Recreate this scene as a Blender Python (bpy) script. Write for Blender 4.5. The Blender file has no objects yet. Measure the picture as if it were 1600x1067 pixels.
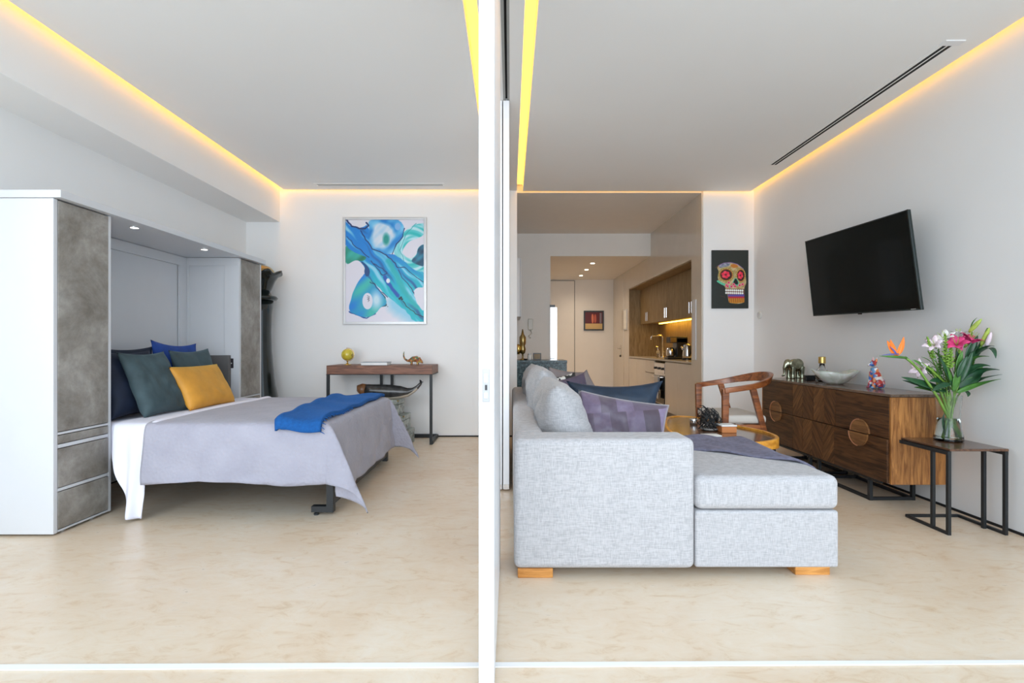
import bpy, bmesh, math, random
import numpy as np
from mathutils import Vector, Matrix, noise as mnoise
R = math.radians
random.seed(7)
sc = bpy.context.scene
COL = sc.collection
F = 790.0; H = 1.06; CX = 797.0; CY = 539.0

# ---------------------------------------------------------------- camera
cam_d = bpy.data.cameras.new('camera'); cam = bpy.data.objects.new('camera', cam_d); COL.objects.link(cam)
cam.location = (0, 0, H); cam.rotation_euler = (R(90), 0, 0)
cam_d.sensor_width = 36; cam_d.lens = F / 1600 * 36
cam_d.shift_x = 3 / 1600; cam_d.shift_y = 5.5 / 1600
cam_d.clip_start = 0.05; cam_d.clip_end = 100
sc.camera = cam
# ---------------------------------------------------------------- world and exposure
w = bpy.data.worlds.new('world'); sc.world = w; w.use_nodes = True
nt = w.node_tree; nt.nodes['Background'].inputs[0].default_value = (0.66, 0.83, 1.0, 1)
nt.nodes['Background'].inputs[1].default_value = 1.8
# broad low fill lamp added behind the camera to lift back wall and ceiling
fill_sun_d = bpy.data.lights.new('sun', 'SUN'); fill_sun_d.energy = 2.3; fill_sun_d.angle = R(60); fill_sun_d.color = (.93, .965, 1.0)
sun = bpy.data.objects.new('sun', fill_sun_d); COL.objects.link(sun); sun.rotation_euler = (R(90 - 4), 0, R(0)); sun.location = (0, -3, 3)  # added fill lamp, not the actual sun
sc.view_settings.view_transform = 'Standard'; sc.view_settings.look = 'None'
sc.view_settings.exposure = 0.20; sc.view_settings.gamma = 1.0
sc.view_settings.use_curve_mapping = False
try:
    sc.cycles.max_bounces = 10; sc.cycles.diffuse_bounces = 8; sc.cycles.transparent_max_bounces = 12
except Exception:
    pass

# ---------------------------------------------------------------- materials
M = {}
def newmat(name):
    m = bpy.data.materials.new(name); m.use_nodes = True
    M[name] = m
    return m, m.node_tree, m.node_tree.nodes['Principled BSDF']
def N(nt, t, **kw):
    n = nt.nodes.new(t)
    for k, v in kw.items(): setattr(n, k, v)
    return n
def coords(nt, scale=(1, 1, 1), rot=(0, 0, 0)):
    tc = N(nt, 'ShaderNodeTexCoord'); mp = N(nt, 'ShaderNodeMapping')
    mp.inputs['Scale'].default_value = scale; mp.inputs['Rotation'].default_value = rot
    nt.links.new(tc.outputs['Object'], mp.inputs['Vector'])
    return mp.outputs['Vector']
def ramp(nt, fac, stops):
    r = N(nt, 'ShaderNodeValToRGB')
    el = r.color_ramp.elements
    while len(el) < len(stops): el.new(0.5)
    for e, (p, c) in zip(el, stops): e.position = p; e.color = (*c, 1)
    nt.links.new(fac, r.inputs['Fac'])
    return r.outputs['Color']
def noise_tex(nt, vec, scale, detail=4, rough=0.55, dist=0.0):
    n = N(nt, 'ShaderNodeTexNoise'); n.inputs['Scale'].default_value = scale
    n.inputs['Detail'].default_value = detail; n.inputs['Roughness'].default_value = rough
    n.inputs['Distortion'].default_value = dist
    nt.links.new(vec, n.inputs['Vector'])
    return n.outputs['Fac']
def bump(nt, b, h, strength, dist=0.002):
    n = N(nt, 'ShaderNodeBump'); n.inputs['Strength'].default_value = strength
    n.inputs['Distance'].default_value = dist
    nt.links.new(h, n.inputs['Height']); nt.links.new(n.outputs['Normal'], b.inputs['Normal'])
def plain(name, c, rough=0.6, metal=0.0, spec=0.5, var=0.06, vs=6.0, coat=0.0, sheen=0.0, bmp=0.0, bs=200):
    m, nt, b = newmat(name)
    v = coords(nt)
    f = noise_tex(nt, v, vs, 3)
    lo = tuple(max(0, x * (1 - var)) for x in c); hi = tuple(min(1, x * (1 + var)) for x in c)
    nt.links.new(ramp(nt, f, [(0.3, lo), (0.7, hi)]), b.inputs['Base Color'])
    b.inputs['Roughness'].default_value = rough; b.inputs['Metallic'].default_value = metal
    b.inputs['Specular IOR Level'].default_value = spec
    b.inputs['Coat Weight'].default_value = coat; b.inputs['Coat Roughness'].default_value = 0.08
    if sheen:
        b.inputs['Sheen Weight'].default_value = sheen * .6; b.inputs['Sheen Roughness'].default_value = 0.4
        b.inputs['Sheen Tint'].default_value = (*[min(1, x * 2.5 + .02) for x in c], 1)
    if bmp: bump(nt, b, noise_tex(nt, v, bs, 3), bmp)
    return m
def wood(name, c1, c2, long_axis='X', scale=3.0, rough=0.4, rot=(0, 0, 0), coat=0.0, stretch=12):
    m, nt, b = newmat(name)
    s = [stretch, stretch, stretch]; s['XYZ'.index(long_axis)] = 1.0
    if any(rot):
        v0 = coords(nt, (1, 1, 1), rot); mp = N(nt, 'ShaderNodeMapping'); mp.inputs['Scale'].default_value = tuple(s)
        nt.links.new(v0, mp.inputs['Vector']); v = mp.outputs['Vector']
    else: v = coords(nt, tuple(s))
    f = noise_tex(nt, v, scale, 6, 0.6, 0.9)
    mid = tuple((a + d) / 2 for a, d in zip(c1, c2))
    nt.links.new(ramp(nt, f, [(0.38, c1), (0.5, mid), (0.62, c2)]), b.inputs['Base Color'])
    b.inputs['Roughness'].default_value = rough; b.inputs['Coat Weight'].default_value = coat
    b.inputs['Coat Roughness'].default_value = 0.12
    bump(nt, b, f, 0.15, 0.001)
    return m
def fabric(name, c1, c2, scale=70, rough=0.9, sheen=0.2, bmp=0.5):
    m, nt, b = newmat(name)
    a = noise_tex(nt, coords(nt, (1, 1, 9)), scale * .45, 2)
    c = noise_tex(nt, coords(nt, (9, 9, 1)), scale * .45, 2)
    mx = N(nt, 'ShaderNodeMath', operation='ADD'); nt.links.new(a, mx.inputs[0]); nt.links.new(c, mx.inputs[1])
    h = N(nt, 'ShaderNodeMath', operation='MULTIPLY'); nt.links.new(mx.outputs[0], h.inputs[0]); h.inputs[1].default_value = .5
    nt.links.new(ramp(nt, h.outputs[0], [(0.36, c1), (0.60, c2)]), b.inputs['Base Color'])
    b.inputs['Roughness'].default_value = rough
    b.inputs['Sheen Weight'].default_value = sheen
    b.inputs['Specular IOR Level'].default_value = 0.2
    bump(nt, b, h.outputs[0], bmp, 0.002)
    return m
def emit(name, c, s):
    m, nt, b = newmat(name)
    b.inputs['Base Color'].default_value = (*c, 1)
    b.inputs['Emission Color'].default_value = (*c, 1); b.inputs['Emission Strength'].default_value = s
    return m
def glassm(name, c=(1, 1, 1), rough=0.0, ior=1.45):
    m, nt, b = newmat(name)
    b.inputs['Base Color'].default_value = (*c, 1); b.inputs['Transmission Weight'].default_value = 1
    b.inputs['Roughness'].default_value = rough; b.inputs['IOR'].default_value = ior
    return m

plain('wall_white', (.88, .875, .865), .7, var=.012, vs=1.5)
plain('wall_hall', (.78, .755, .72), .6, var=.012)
plain('ceiling_white', (.90, .895, .885), .8, var=.01, vs=1)
plain('panel_white', (.82, .83, .85), .35, var=.01)
plain('track_grey', (.33, .34, .33), .5)
plain('black_gap', (.012, .012, .013), .8)
plain('steel_black', (.018, .02, .022), .45, spec=.4)
plain('lacquer_beige', (.62, .565, .49), .12, var=.02, spec=.6, coat=.3)
plain('lacquer_white', (.68, .69, .71), .3, var=.01)
plain('chrome', (.75, .75, .76), .15, 1.0)
plain('brass', (.72, .50, .16), .22, 1.0)
plain('brass_dark', (.40, .30, .13), .3, 1.0)
plain('pewter', (.32, .33, .24), .22, 1.0, var=.5, vs=22)
plain('black_gloss', (.008, .013, .012), .16, coat=.4, bmp=.0)
plain('black_plastic', (.012, .012, .013), .3)
plain('tv_screen', (.004, .006, .006), .10, spec=.22, var=.0)
plain('tv_bezel', (.012, .02, .02), .3)
plain('sheet_white', (.80, .80, .90), .85, sheen=.1, var=.015, vs=3, bmp=.1, bs=30)
plain('paper_white', (.82, .82, .80), .7)
plain('plastic_cream', (.66, .66, .62), .4)
plain('outlet_black', (.02, .015, .02), .4)
plain('velvet_slate', (.045, .075, .085), .75, sheen=.7, var=.25, vs=9, bmp=.25, bs=40)
plain('velvet_navy', (.004, .010, .030), .7, sheen=.35, var=.3, vs=9)
plain('velvet_royal', (.006, .05, .28), .7, sheen=.4, var=.3, vs=9)
plain('velvet_teal', (.008, .022, .045), .55, sheen=.8, var=.4, vs=9)
plain('velvet_mustard', (.66, .30, .035), .6, sheen=.5, var=.12, vs=9, bmp=.1, bs=40)
plain('blue_wool', (.004, .085, .30), .95, sheen=.3, var=.15, vs=60, bmp=.8, bs=160)
plain('grey_wool', (.15, .145, .20), .9, sheen=.35, var=.25, vs=40, bmp=.5, bs=160)
plain('cushion_brown', (.22, .19, .19), .8, sheen=.3, var=.15)
plain('cushion_plum', (.09, .07, .11), .4, sheen=.4, var=.3)
plain('seat_linen', (.60, .57, .52), .85, var=.05)
plain('whale_body', (.03, .03, .03), .28, var=.8, vs=18, coat=.3)
plain('whale_belly', (.42, .37, .30), .5)
plain('whale_head', (.17, .075, .03), .35, var=.4, vs=20)
plain('flower_pink', (.62, .04, .18), .55, var=.25, vs=25)
plain('flower_pale', (.80, .66, .74), .55, var=.1, vs=25)
plain('flower_white', (.85, .85, .84), .55)
plain('bud_green', (.42, .55, .10), .5, var=.2, vs=25)
plain('leaf_dark', (.018, .075, .03), .35, var=.35, vs=20)
plain('leaf_mid', (.07, .20, .035), .4, var=.3, vs=20)
plain('leaf_bright', (.20, .36, .05), .5, var=.3, vs=50)
plain('stem_green', (.16, .30, .05), .45, var=.25, vs=20)
plain('bird_orange', (.85, .20, .02), .45, var=.12)
plain('bird_blue', (.10, .12, .40), .45)
plain('book_cover', (.30, .33, .36), .5)
plain('frame_silver', (.62, .62, .62), .35, .3)
plain('terra', (.55, .20, .06), .6)
plain('plinth_grey', (.20, .19, .18), .5)
plain('headboard_grey', (.13, .125, .12), .7, var=.1)
plain('lock_grey', (.42, .42, .43), .5, .2)
plain('ink_black', (.01, .01, .01), .6)
plain('leaf_brown', (.20, .08, .03), .7)
wood('wood_walnut', (.035, .014, .006), (.13, .055, .02), 'Y', 3.5, .38)
wood('wood_walnut_end', (.23, .085, .022), (.52, .23, .065), 'Z', 5.0, .4)
wood('wood_chev_a', (.040, .015, .006), (.19, .08, .028), 'Z', 4.5, .4, rot=(R(38), 0, 0), stretch=16)
wood('wood_chev_b', (.055, .022, .008), (.24, .105, .036), 'Z', 4.5, .4, rot=(R(-38), 0, 0), stretch=16)
wood('wood_handle', (.16, .07, .025), (.30, .14, .05), 'Y', 4.0, .4)
plain('copper_edge', (.62, .30, .17), .3, .6)
wood('wood_top', (.10, .065, .045), (.22, .15, .11), 'Y', 3.5, .22, coat=.3)
wood('wood_sidetable', (.045, .02, .012), (.16, .075, .04), 'Y', 3.5, .25, coat=.3)
wood('wood_desk', (.13, .05, .028), (.27, .12, .07), 'X', 4.0, .5)
wood('wood_chair', (.13, .035, .010), (.36, .115, .032), 'X', 4.0, .3, coat=.3, stretch=6)
wood('wood_table_rim', (.52, .20, .02), (.80, .38, .05), 'X', 4.0, .35, coat=.2, stretch=5)
wood('wood_table_top', (.07, .035, .02), (.17, .085, .045), 'Y', 3.0, .2, coat=.5)
wood('wood_leg', (.45, .17, .03), (.72, .34, .09), 'X', 5.0, .4)
wood('wood_kitchen', (.20, .13, .055), (.33, .23, .11), 'Z', 4.0, .45, stretch=10)
fabric('sofa_linen', (.37, .365, .375), (.53, .52, .53))
fabric('cushion_linen', (.34, .34, .35), (.48, .475, .485), scale=60)
glassm('glass_clear', (.97, 1, .99), 0, 1.32)
glassm('glass_water', (.90, .97, .95), 0, 1.33)
glassm('glass_bottle', (.95, .97, .98), 0, 1.3)
emit('led_warm', (1.0, .53, .06), 3.4)
emit('led_under', (1.0, .55, .06), 14)
emit('lamp_disc', (1.0, .86, .66), 9)
emit('lamp_disc_cool', (1.0, .98, .95), 3)

def m_floor():
    m, nt, b = newmat('floor_stone')
    v = coords(nt)
    a = noise_tex(nt, v, 1.1, 7, .62, .6)
    c = noise_tex(nt, coords(nt, (1, 2.2, 1), (0, 0, .5)), 7, 8, .72, 1.2)
    c1 = ramp(nt, a, [(.3, (.75, .60, .45)), (.5, (.80, .685, .55)), (.7, (.84, .755, .64))])
    c2 = ramp(nt, c, [(.28, (.76, .58, .38)), (.46, (.95, .89, .80)), (.7, (1, 1, 1))])
    mx = N(nt, 'ShaderNodeMixRGB', blend_type='MULTIPLY'); mx.inputs[0].default_value = .7
    nt.links.new(c1, mx.inputs[1]); nt.links.new(c2, mx.inputs[2])
    nt.links.new(mx.outputs[0], b.inputs['Base Color'])
    nt.links.new(ramp(nt, c, [(.3, (.42,) * 3), (.7, (.26,) * 3)]), b.inputs['Roughness'])
    bump(nt, b, c, .06, .002)
m_floor()
def m_concrete():
    m, nt, b = newmat('concrete_laminate')
    v = coords(nt)
    a = noise_tex(nt, v, 3.5, 9, .68, .4); c = noise_tex(nt, v, 24, 6, .7)
    c1 = ramp(nt, a, [(.33, (.20, .175, .145)), (.5, (.31, .285, .25)), (.66, (.43, .405, .37))])
    c2 = ramp(nt, c, [(.3, (.78,) * 3), (.7, (1.08,) * 3)])
    mx = N(nt, 'ShaderNodeMixRGB', blend_type='MULTIPLY'); mx.inputs[0].default_value = .8
    nt.links.new(c1, mx.inputs[1]); nt.links.new(c2, mx.inputs[2])
    nt.links.new(mx.outputs[0], b.inputs['Base Color']); b.inputs['Roughness'].default_value = .55
    bump(nt, b, c, .2, .001)
m_concrete()
def m_granite():
    m, nt, b = newmat('granite_teal')
    v = coords(nt)
    c = noise_tex(nt, v, 30, 8, .8)
    nt.links.new(ramp(nt, c, [(.38, (.006, .018, .026)), (.5, (.02, .055, .07)), (.62, (.14, .24, .27))]), b.inputs['Base Color'])
    b.inputs['Roughness'].default_value = .25
m_granite()
def m_coverlet():
    m, nt, b = newmat('coverlet_quilt')
    v = coords(nt)
    vo = N(nt, 'ShaderNodeTexVoronoi'); vo.inputs['Scale'].default_value = 45; nt.links.new(v, vo.inputs['Vector'])
    f = noise_tex(nt, v, 5, 3)
    nt.links.new(ramp(nt, f, [(.3, (.34, .335, .40)), (.7, (.395, .39, .455))]), b.inputs['Base Color'])
    b.inputs['Roughness'].default_value = .9; b.inputs['Sheen Weight'].default_value = .15
    bump(nt, b, vo.outputs['Distance'], .55, .006)
m_coverlet()
def m_stripes():            # shiny mauve panels woven across the cushion
    m, nt, b = newmat('cushion_mauve')
    v = coords(nt)
    br = N(nt, 'ShaderNodeTexBrick'); br.inputs['Scale'].default_value = 9
    br.inputs['Color1'].default_value = (.24, .19, .30, 1); br.inputs['Color2'].default_value = (.065, .045, .065, 1)
    br.inputs['Mortar'].default_value = (.12, .09, .14, 1); br.inputs['Mortar Size'].default_value = .0
    br.inputs['Brick Width'].default_value = .8; br.inputs['Row Height'].default_value = 1.3
    nt.links.new(coords(nt, (1, 1, 1), (R(90), 0, R(3))), br.inputs['Vector'])
    a = noise_tex(nt, v, 40, 3)
    mx = N(nt, 'ShaderNodeMixRGB', blend_type='MULTIPLY'); mx.inputs[0].default_value = .5
    nt.links.new(br.outputs['Color'], mx.inputs[1]); nt.links.new(ramp(nt, a, [(.3, (.6, .5, .6)), (.7, (1, 1, 1))]), mx.inputs[2])
    nt.links.new(mx.outputs[0], b.inputs['Base Color'])
    b.inputs['Roughness'].default_value = .42; b.inputs['Sheen Weight'].default_value = .4
m_stripes()
def m_voronoi(name, stops, scale, rough=.3, coat=.4):
    m, nt, b = newmat(name)
    vo = N(nt, 'ShaderNodeTexVoronoi'); vo.inputs['Scale'].default_value = scale
    nt.links.new(coords(nt), vo.inputs['Vector'])
    sp = N(nt, 'ShaderNodeSeparateColor'); nt.links.new(vo.outputs['Color'], sp.inputs[0])
    c = ramp(nt, sp.outputs[0], stops)
    c.node.color_ramp.interpolation = 'CONSTANT'
    nt.links.new(c, b.inputs['Base Color'])
    b.inputs['Roughness'].default_value = rough; b.inputs['Coat Weight'].default_value = coat
m_voronoi('cat_mosaic', [(0, (.55, .04, .03)), (.2, (.85, .80, .78)), (.34, (.05, .14, .45)), (.48, (.75, .25, .08)), (.62, (.25, .03, .06)), (.74, (.75, .45, .5)), (.87, (.15, .35, .6))], 48)
m_voronoi('alebrije', [(0, (.30, .10, .03)), (.3, (.05, .22, .12)), (.5, (.45, .20, .06)), (.75, (.12, .05, .04)), (.9, (.5, .4, .1))], 60, .5, 0)
m_voronoi('trunk_metal', [(0, (.30, .33, .30)), (.3, (.44, .47, .44)), (.55, (.22, .25, .23)), (.75, (.38, .41, .38)), (.95, (.12, .08, .05))], 28, .4, 0)
m_voronoi('globe_gold', [(0, (.62, .50, .05)), (.35, (.72, .60, .08)), (.6, (.55, .42, .04)), (.8, (.40, .28, .03))], 26, .25, .5)
m_voronoi('zebra', [(0, (.03, .03, .03)), (.5, (.75, .75, .72))], 30, .8, 0)
def m_onyx():
    m, nt, b = newmat('onyx')
    a = noise_tex(nt, coords(nt), 9, 5, .6, 2.0)
    nt.links.new(ramp(nt, a, [(.3, (.50, .54, .44)), (.5, (.66, .68, .62)), (.7, (.78, .79, .77))]), b.inputs['Base Color'])
    b.inputs['Roughness'].default_value = .18; b.inputs['Transmission Weight'].default_value = .15
    b.inputs['Subsurface Weight'].default_value = .2
m_onyx()
def m_print():              # flat print: colour comes from the picture's own pigment attribute
    m, nt, b = newmat('print_pigment')
    at = N(nt, 'ShaderNodeAttribute'); at.attribute_name = 'pigment'
    nt.links.new(at.outputs['Color'], b.inputs['Base Color']); b.inputs['Roughness'].default_value = .45
m_print()

# ---------------------------------------------------------------- mesh helpers
LOC = {}
def props(o, label=None, cat=None, group=None, kind=None):
    if label: o['label'] = label
    if cat: o['category'] = cat
    if group: o['group'] = group
    if kind: o['kind'] = kind
    return o
def thing(name, label, cat, loc=(0, 0, 0), rotz=0, group=None, local=False, kind=None):
    o = bpy.data.objects.new(name, None); COL.objects.link(o)
    o.location = loc; o.rotation_euler = (0, 0, rotz); o.empty_display_size = .05
    props(o, label, cat, group, kind)
    LOC[o] = (Vector((0, 0, 0)) if local else Vector(loc))
    return o
class MB:
    def __init__(s): s.v = []; s.f = []
    def add(s, vs, fs):
        n = len(s.v); s.v += [tuple(x) for x in vs]; s.f += [tuple(i + n for i in f) for f in fs]; return s
    def box(s, x0, x1, y0, y1, z0, z1):
        return s.add([(x, y, z) for x in (x0, x1) for y in (y0, y1) for z in (z0, z1)],
                     [(0, 1, 3, 2), (4, 6, 7, 5), (0, 4, 5, 1), (2, 3, 7, 6), (0, 2, 6, 4), (1, 5, 7, 3)])
    def obox(s, c, ax, ay, az):
        c, ax, ay, az = map(Vector, (c, ax, ay, az))
        return s.add([c + ax * i + ay * j + az * k for i in (-1, 1) for j in (-1, 1) for k in (-1, 1)],
                     [(0, 1, 3, 2), (4, 6, 7, 5), (0, 4, 5, 1), (2, 3, 7, 6), (0, 2, 6, 4), (1, 5, 7, 3)])
    def prism(s, pts, d):   # pts: closed loop of 3-D points, d: extrusion vector
        d = Vector(d); n = len(pts); P = [Vector(p) for p in pts]
        return s.add(P + [p + d for p in P], [tuple(range(n))[::-1], tuple(range(n, 2 * n))] + [(i, (i + 1) % n, (i + 1) % n + n, i + n) for i in range(n)])
    def tube(s, pts, r, seg=10, flat=1.0, up=None, cap=True):
        P = [Vector(p) for p in pts]; n = len(P)
        rr = r if isinstance(r, (list, tuple)) else [r] * n
        vs = []; prev = None
        for i, p in enumerate(P):
            t = (P[min(i + 1, n - 1)] - P[max(i - 1, 0)]).normalized()
            if prev is None:
                a = Vector(up) if up else (Vector((0, 0, 1)) if abs(t.z) < .9 else Vector((1, 0, 0)))
            else: a = prev
            a = (a - t * a.dot(t)).normalized(); prev = a; b = t.cross(a)
            for k in range(seg):
                th = 2 * math.pi * k / seg
                vs.append(p + a * math.cos(th) * rr[i] * flat + b * math.sin(th) * rr[i])
        fs = [(i * seg + k, i * seg + (k + 1) % seg, (i + 1) * seg + (k + 1) % seg, (i + 1) * seg + k) for i in range(n - 1) for k in range(seg)]
        if cap: fs += [tuple(range(seg))[::-1], tuple(range((n - 1) * seg, n * seg))]
        return s.add(vs, fs)
    def lathe(s, prof, c=(0, 0, 0), seg=32, fn=None):
        vs = []; n = len(prof)
        for r, z in prof:
            for k in range(seg):
                th = 2 * math.pi * k / seg
                rr = max(r, 1e-4)
                if fn: q = fn(rr, z, th); vs.append((c[0] + q[0], c[1] + q[1], c[2] + q[2]))
                else: vs.append((c[0] + rr * math.cos(th), c[1] + rr * math.sin(th), c[2] + z))
        fs = [(i * seg + k, i * seg + (k + 1) % seg, (i + 1) * seg + (k + 1) % seg, (i + 1) * seg + k) for i in range(n - 1) for k in range(seg)]
        fs += [tuple(range(seg))[::-1], tuple(range((n - 1) * seg, n * seg))]
        return s.add(vs, fs)
    def ball(s, c, r, seg=20, ring=12):
        r = Vector(r) if not isinstance(r, (int, float)) else Vector((r, r, r))
        vs = []; 
        for i in range(ring + 1):
            ph = math.pi * (i / ring - .5)
            cr = max(math.cos(ph), 1e-3)
            for k in range(seg):
                th = 2 * math.pi * k / seg
                vs.append((c[0] + r.x * cr * math.cos(th), c[1] + r.y * cr * math.sin(th), c[2] + r.z * math.sin(ph)))
        fs = [(i * seg + k, i * seg + (k + 1) % seg, (i + 1) * seg + (k + 1) % seg, (i + 1) * seg + k) for i in range(ring) for k in range(seg)]
        fs += [tuple(range(seg))[::-1], tuple(range(ring * seg, (ring + 1) * seg))]
        return s.add(vs, fs)
    def grid(s, fn, nu, nv):
        vs = [fn(i / nu, j / nv) for i in range(nu + 1) for j in range(nv + 1)]
        return s.add(vs, [(i * (nv + 1) + j, (i + 1) * (nv + 1) + j, (i + 1) * (nv + 1) + j + 1, i * (nv + 1) + j + 1) for i in range(nu) for j in range(nv)])
    def build(s, name, mat, parent=None, smooth=False, bevel=0, bseg=2, base=None, thick=0, sub=0, remesh=0, fix=True):
        me = bpy.data.meshes.new(name)
        off = LOC[parent] if parent in LOC else Vector((0, 0, 0))
        if parent is None and base is not None: off = Vector(base)
        me.from_pydata([(x - off.x, y - off.y, z - off.z) for x, y, z in s.v], [], s.f)
        if fix:
            bm = bmesh.new(); bm.from_mesh(me); bmesh.ops.recalc_face_normals(bm, faces=bm.faces); bm.to_mesh(me); bm.free()
        me.materials.append(M[mat] if isinstance(mat, str) else mat)
        if smooth: me.polygons.foreach_set('use_smooth', [True] * len(me.polygons))
        o = bpy.data.objects.new(name, me); COL.objects.link(o)
        if parent is not None:
            o.parent = parent; LOC[o] = off
        elif base is not None: o.location = base; LOC[o] = off
        if thick:
            md = o.modifiers.new('solid', 'SOLIDIFY'); md.thickness = thick; md.offset = 0
        if bevel:
            md = o.modifiers.new('bevel', 'BEVEL'); md.width = bevel; md.segments = bseg; md.limit_method = 'ANGLE'; md.angle_limit = R(40)
            me.polygons.foreach_set('use_smooth', [True] * len(me.polygons))
            o.modifiers.new('wn', 'WEIGHTED_NORMAL')
        if remesh:
            md = o.modifiers.new('remesh', 'REMESH'); md.mode = 'VOXEL'; md.voxel_size = remesh; md.use_smooth_shade = True
            md = o.modifiers.new('smooth', 'SMOOTH'); md.iterations = 5; md.factor = .6
        if sub:
            md = o.modifiers.new('sub', 'SUBSURF'); md.levels = sub; md.render_levels = sub
        return o
def struct(name, mb, mat, **kw):
    o = mb.build(name, mat, **kw); o['kind'] = 'structure'; return o
def P(px, py, Y): return Vector(((px - CX) * Y / F, Y, H - (py - CY) * Y / F))

# ================================================================= THE ROOM
ZC = 2.84; ZL = 2.93; YB = 5.84; YR = 5.90; XL = -3.05; XR = 2.845; ZS = 2.48
YF = 0.9
struct('floor', MB().box(-4.2, 3.6, -2.5, 11.2, -.12, 0), 'floor_stone')
# pale threshold strip across the opening, slightly skewed
struct('trim_1', MB().prism([(-3.3, 1.628, .001), (3.2, 1.69, .001), (3.2, 1.705, .001), (-3.3, 1.66, .001)], (0, 0, .004)), 'wall_white')
struct('wall_left', MB().box(XL - .15, XL, YF, YB + .1, 0, ZL), 'wall_white')
struct('wall_right', MB().box(XR, XR + .15, YF, 11.1, 0, ZL), 'wall_white')
struct('wall_back', MB().box(XL - .15, .08, YB, YB + .16, 0, ZL), 'wall_white')
# soffit over the left wall
struct('trim_2', MB().box(XL, -2.66, YF, YB, ZS, ZL), 'wall_white')
# ceiling boards, with open coves between them
struct('ceiling', MB().box(-2.592, -.245, YF, 5.785, ZC, ZC + .03), 'ceiling_white')
cl = MB().box(.148, 2.785, YF, 5.85, ZC, ZC + .03)
struct('ceiling', cl, 'ceiling_white')
ct = MB()
ct.box(-.172, -.050, YF, YB, ZC, ZC + .03); ct.box(-.004, .078, YF, YB, ZC, ZC + .03)
ct.box(-.05, -.004, 3.69, YB, ZC, ZC + .03)
struct('ceiling', ct, 'ceiling_white')
struct('ceiling', MB().box(XL - .15, XR + .15, YF, 11.2, ZL, ZL + .1), 'ceiling_white')
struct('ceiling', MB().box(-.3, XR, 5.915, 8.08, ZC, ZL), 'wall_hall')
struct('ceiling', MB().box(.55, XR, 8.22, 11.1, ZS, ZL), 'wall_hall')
# recessed metal track the partition runs in
tr = MB(); tr.box(-.050, -.0335, YF, 3.69, ZC - .001, ZC + .03); tr.box(-.019, -.004, YF, 3.69, ZC - .001, ZC + .03)
struct('trim_3', tr, 'track_grey')
struct('trim_4', MB().box(-.0335, -.019, YF, 3.69, ZC + .02, ZC + .03), 'black_gap')
# shadow gaps along the wall feet
struct('baseboard_back', MB().box(XL, .08, YB - .004, YB, 0, .016), 'black_gap')
struct('baseboard_right', MB().box(XR - .004, XR, YF, YR, 0, .016), 'black_gap')
struct('baseboard_left', MB().box(XL, XL + .004, YF, YB, 0, .016), 'black_gap')
# kitchen block right of the opening, alcove cut out of it
XK = 2.25; YA0 = 6.24; YA1 = 9.56; ZT = .85; ZA = 2.12
wk = MB()
wk.box(XK + .004, XR, YR, YA0, 0, ZL)
struct('wall_kitchen', wk, 'wall_white')
struct('wall_kitchen', MB().box(XK - .012, XK + .004, YR + .012, YA0, 0, ZL), 'lacquer_beige')
struct('wall_kitchen', MB().box(XK - .004, XR, YA0, YA1, ZA, ZL), 'lacquer_beige')
struct('wall_kitchen', MB().box(XK - .004, XR, YA1, 11.0, 0, ZL), 'lacquer_beige')
# kitchen's left wall and far face, beam, hall
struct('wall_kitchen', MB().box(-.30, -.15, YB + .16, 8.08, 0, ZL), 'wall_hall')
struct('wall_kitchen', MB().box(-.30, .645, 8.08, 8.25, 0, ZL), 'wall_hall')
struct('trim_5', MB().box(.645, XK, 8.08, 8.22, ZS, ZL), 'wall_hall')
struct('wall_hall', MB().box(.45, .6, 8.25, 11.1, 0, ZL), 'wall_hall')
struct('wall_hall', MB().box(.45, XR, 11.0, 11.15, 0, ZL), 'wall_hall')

wp = MB().box(XK - .022, XK - .012, 6.075, 6.185, .88, 1.61).build('reflection_panel', 'lacquer_white', base=(XK, 6.13, .88), bevel=.002)  # white slab stands in for the window's reflection in the glossy corner
props(wp, 'narrow tall white panel painted in as a window reflection on the beige corner beside the kitchen alcove', 'panel')
# ---- sliding partition
def dpanel(name, x0, x1, y0, y1, z0=.012, z1=2.836):
    o = struct(name, MB().box(x0, x1, y0, y1, z0, z1), 'panel_white', bevel=.002, bseg=1)
    return o
d1 = dpanel('door_1', -.0965, -.0482, 1.55, 2.48, .008, 2.836)
d2 = dpanel('door_2', -.105, -.0575, 3.67, 5.83)
d3 = dpanel('door_3', -.0505, -.006, 3.67, 5.83)
for xx in (-.105, -.0505):
    b = MB().box(xx + .004, xx + .042, 3.664, 3.67, .014, .05).build('edge_guide', 'chrome', d2 if xx < -.1 else d3)
# mortice lock in the near panel's edge
lk = MB().box(-.0845, -.0625, 1.547, 1.551, .885, .987).build('lock_plate', 'lock_grey', d1, bevel=.002)
LOC[lk] = Vector((0, 0, 0))
MB().box(-.079, -.068, 1.5445, 1.5475, .945, .972).build('latch', 'chrome', lk, bevel=.001)
MB().box(-.079, -.068, 1.5445, 1.5475, .897, .915).build('latch', 'chrome', lk, bevel=.001)
MB().box(-.077, -.070, 1.5455, 1.5475, .922, .938).build('keyhole', 'black_plastic', lk)

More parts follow.
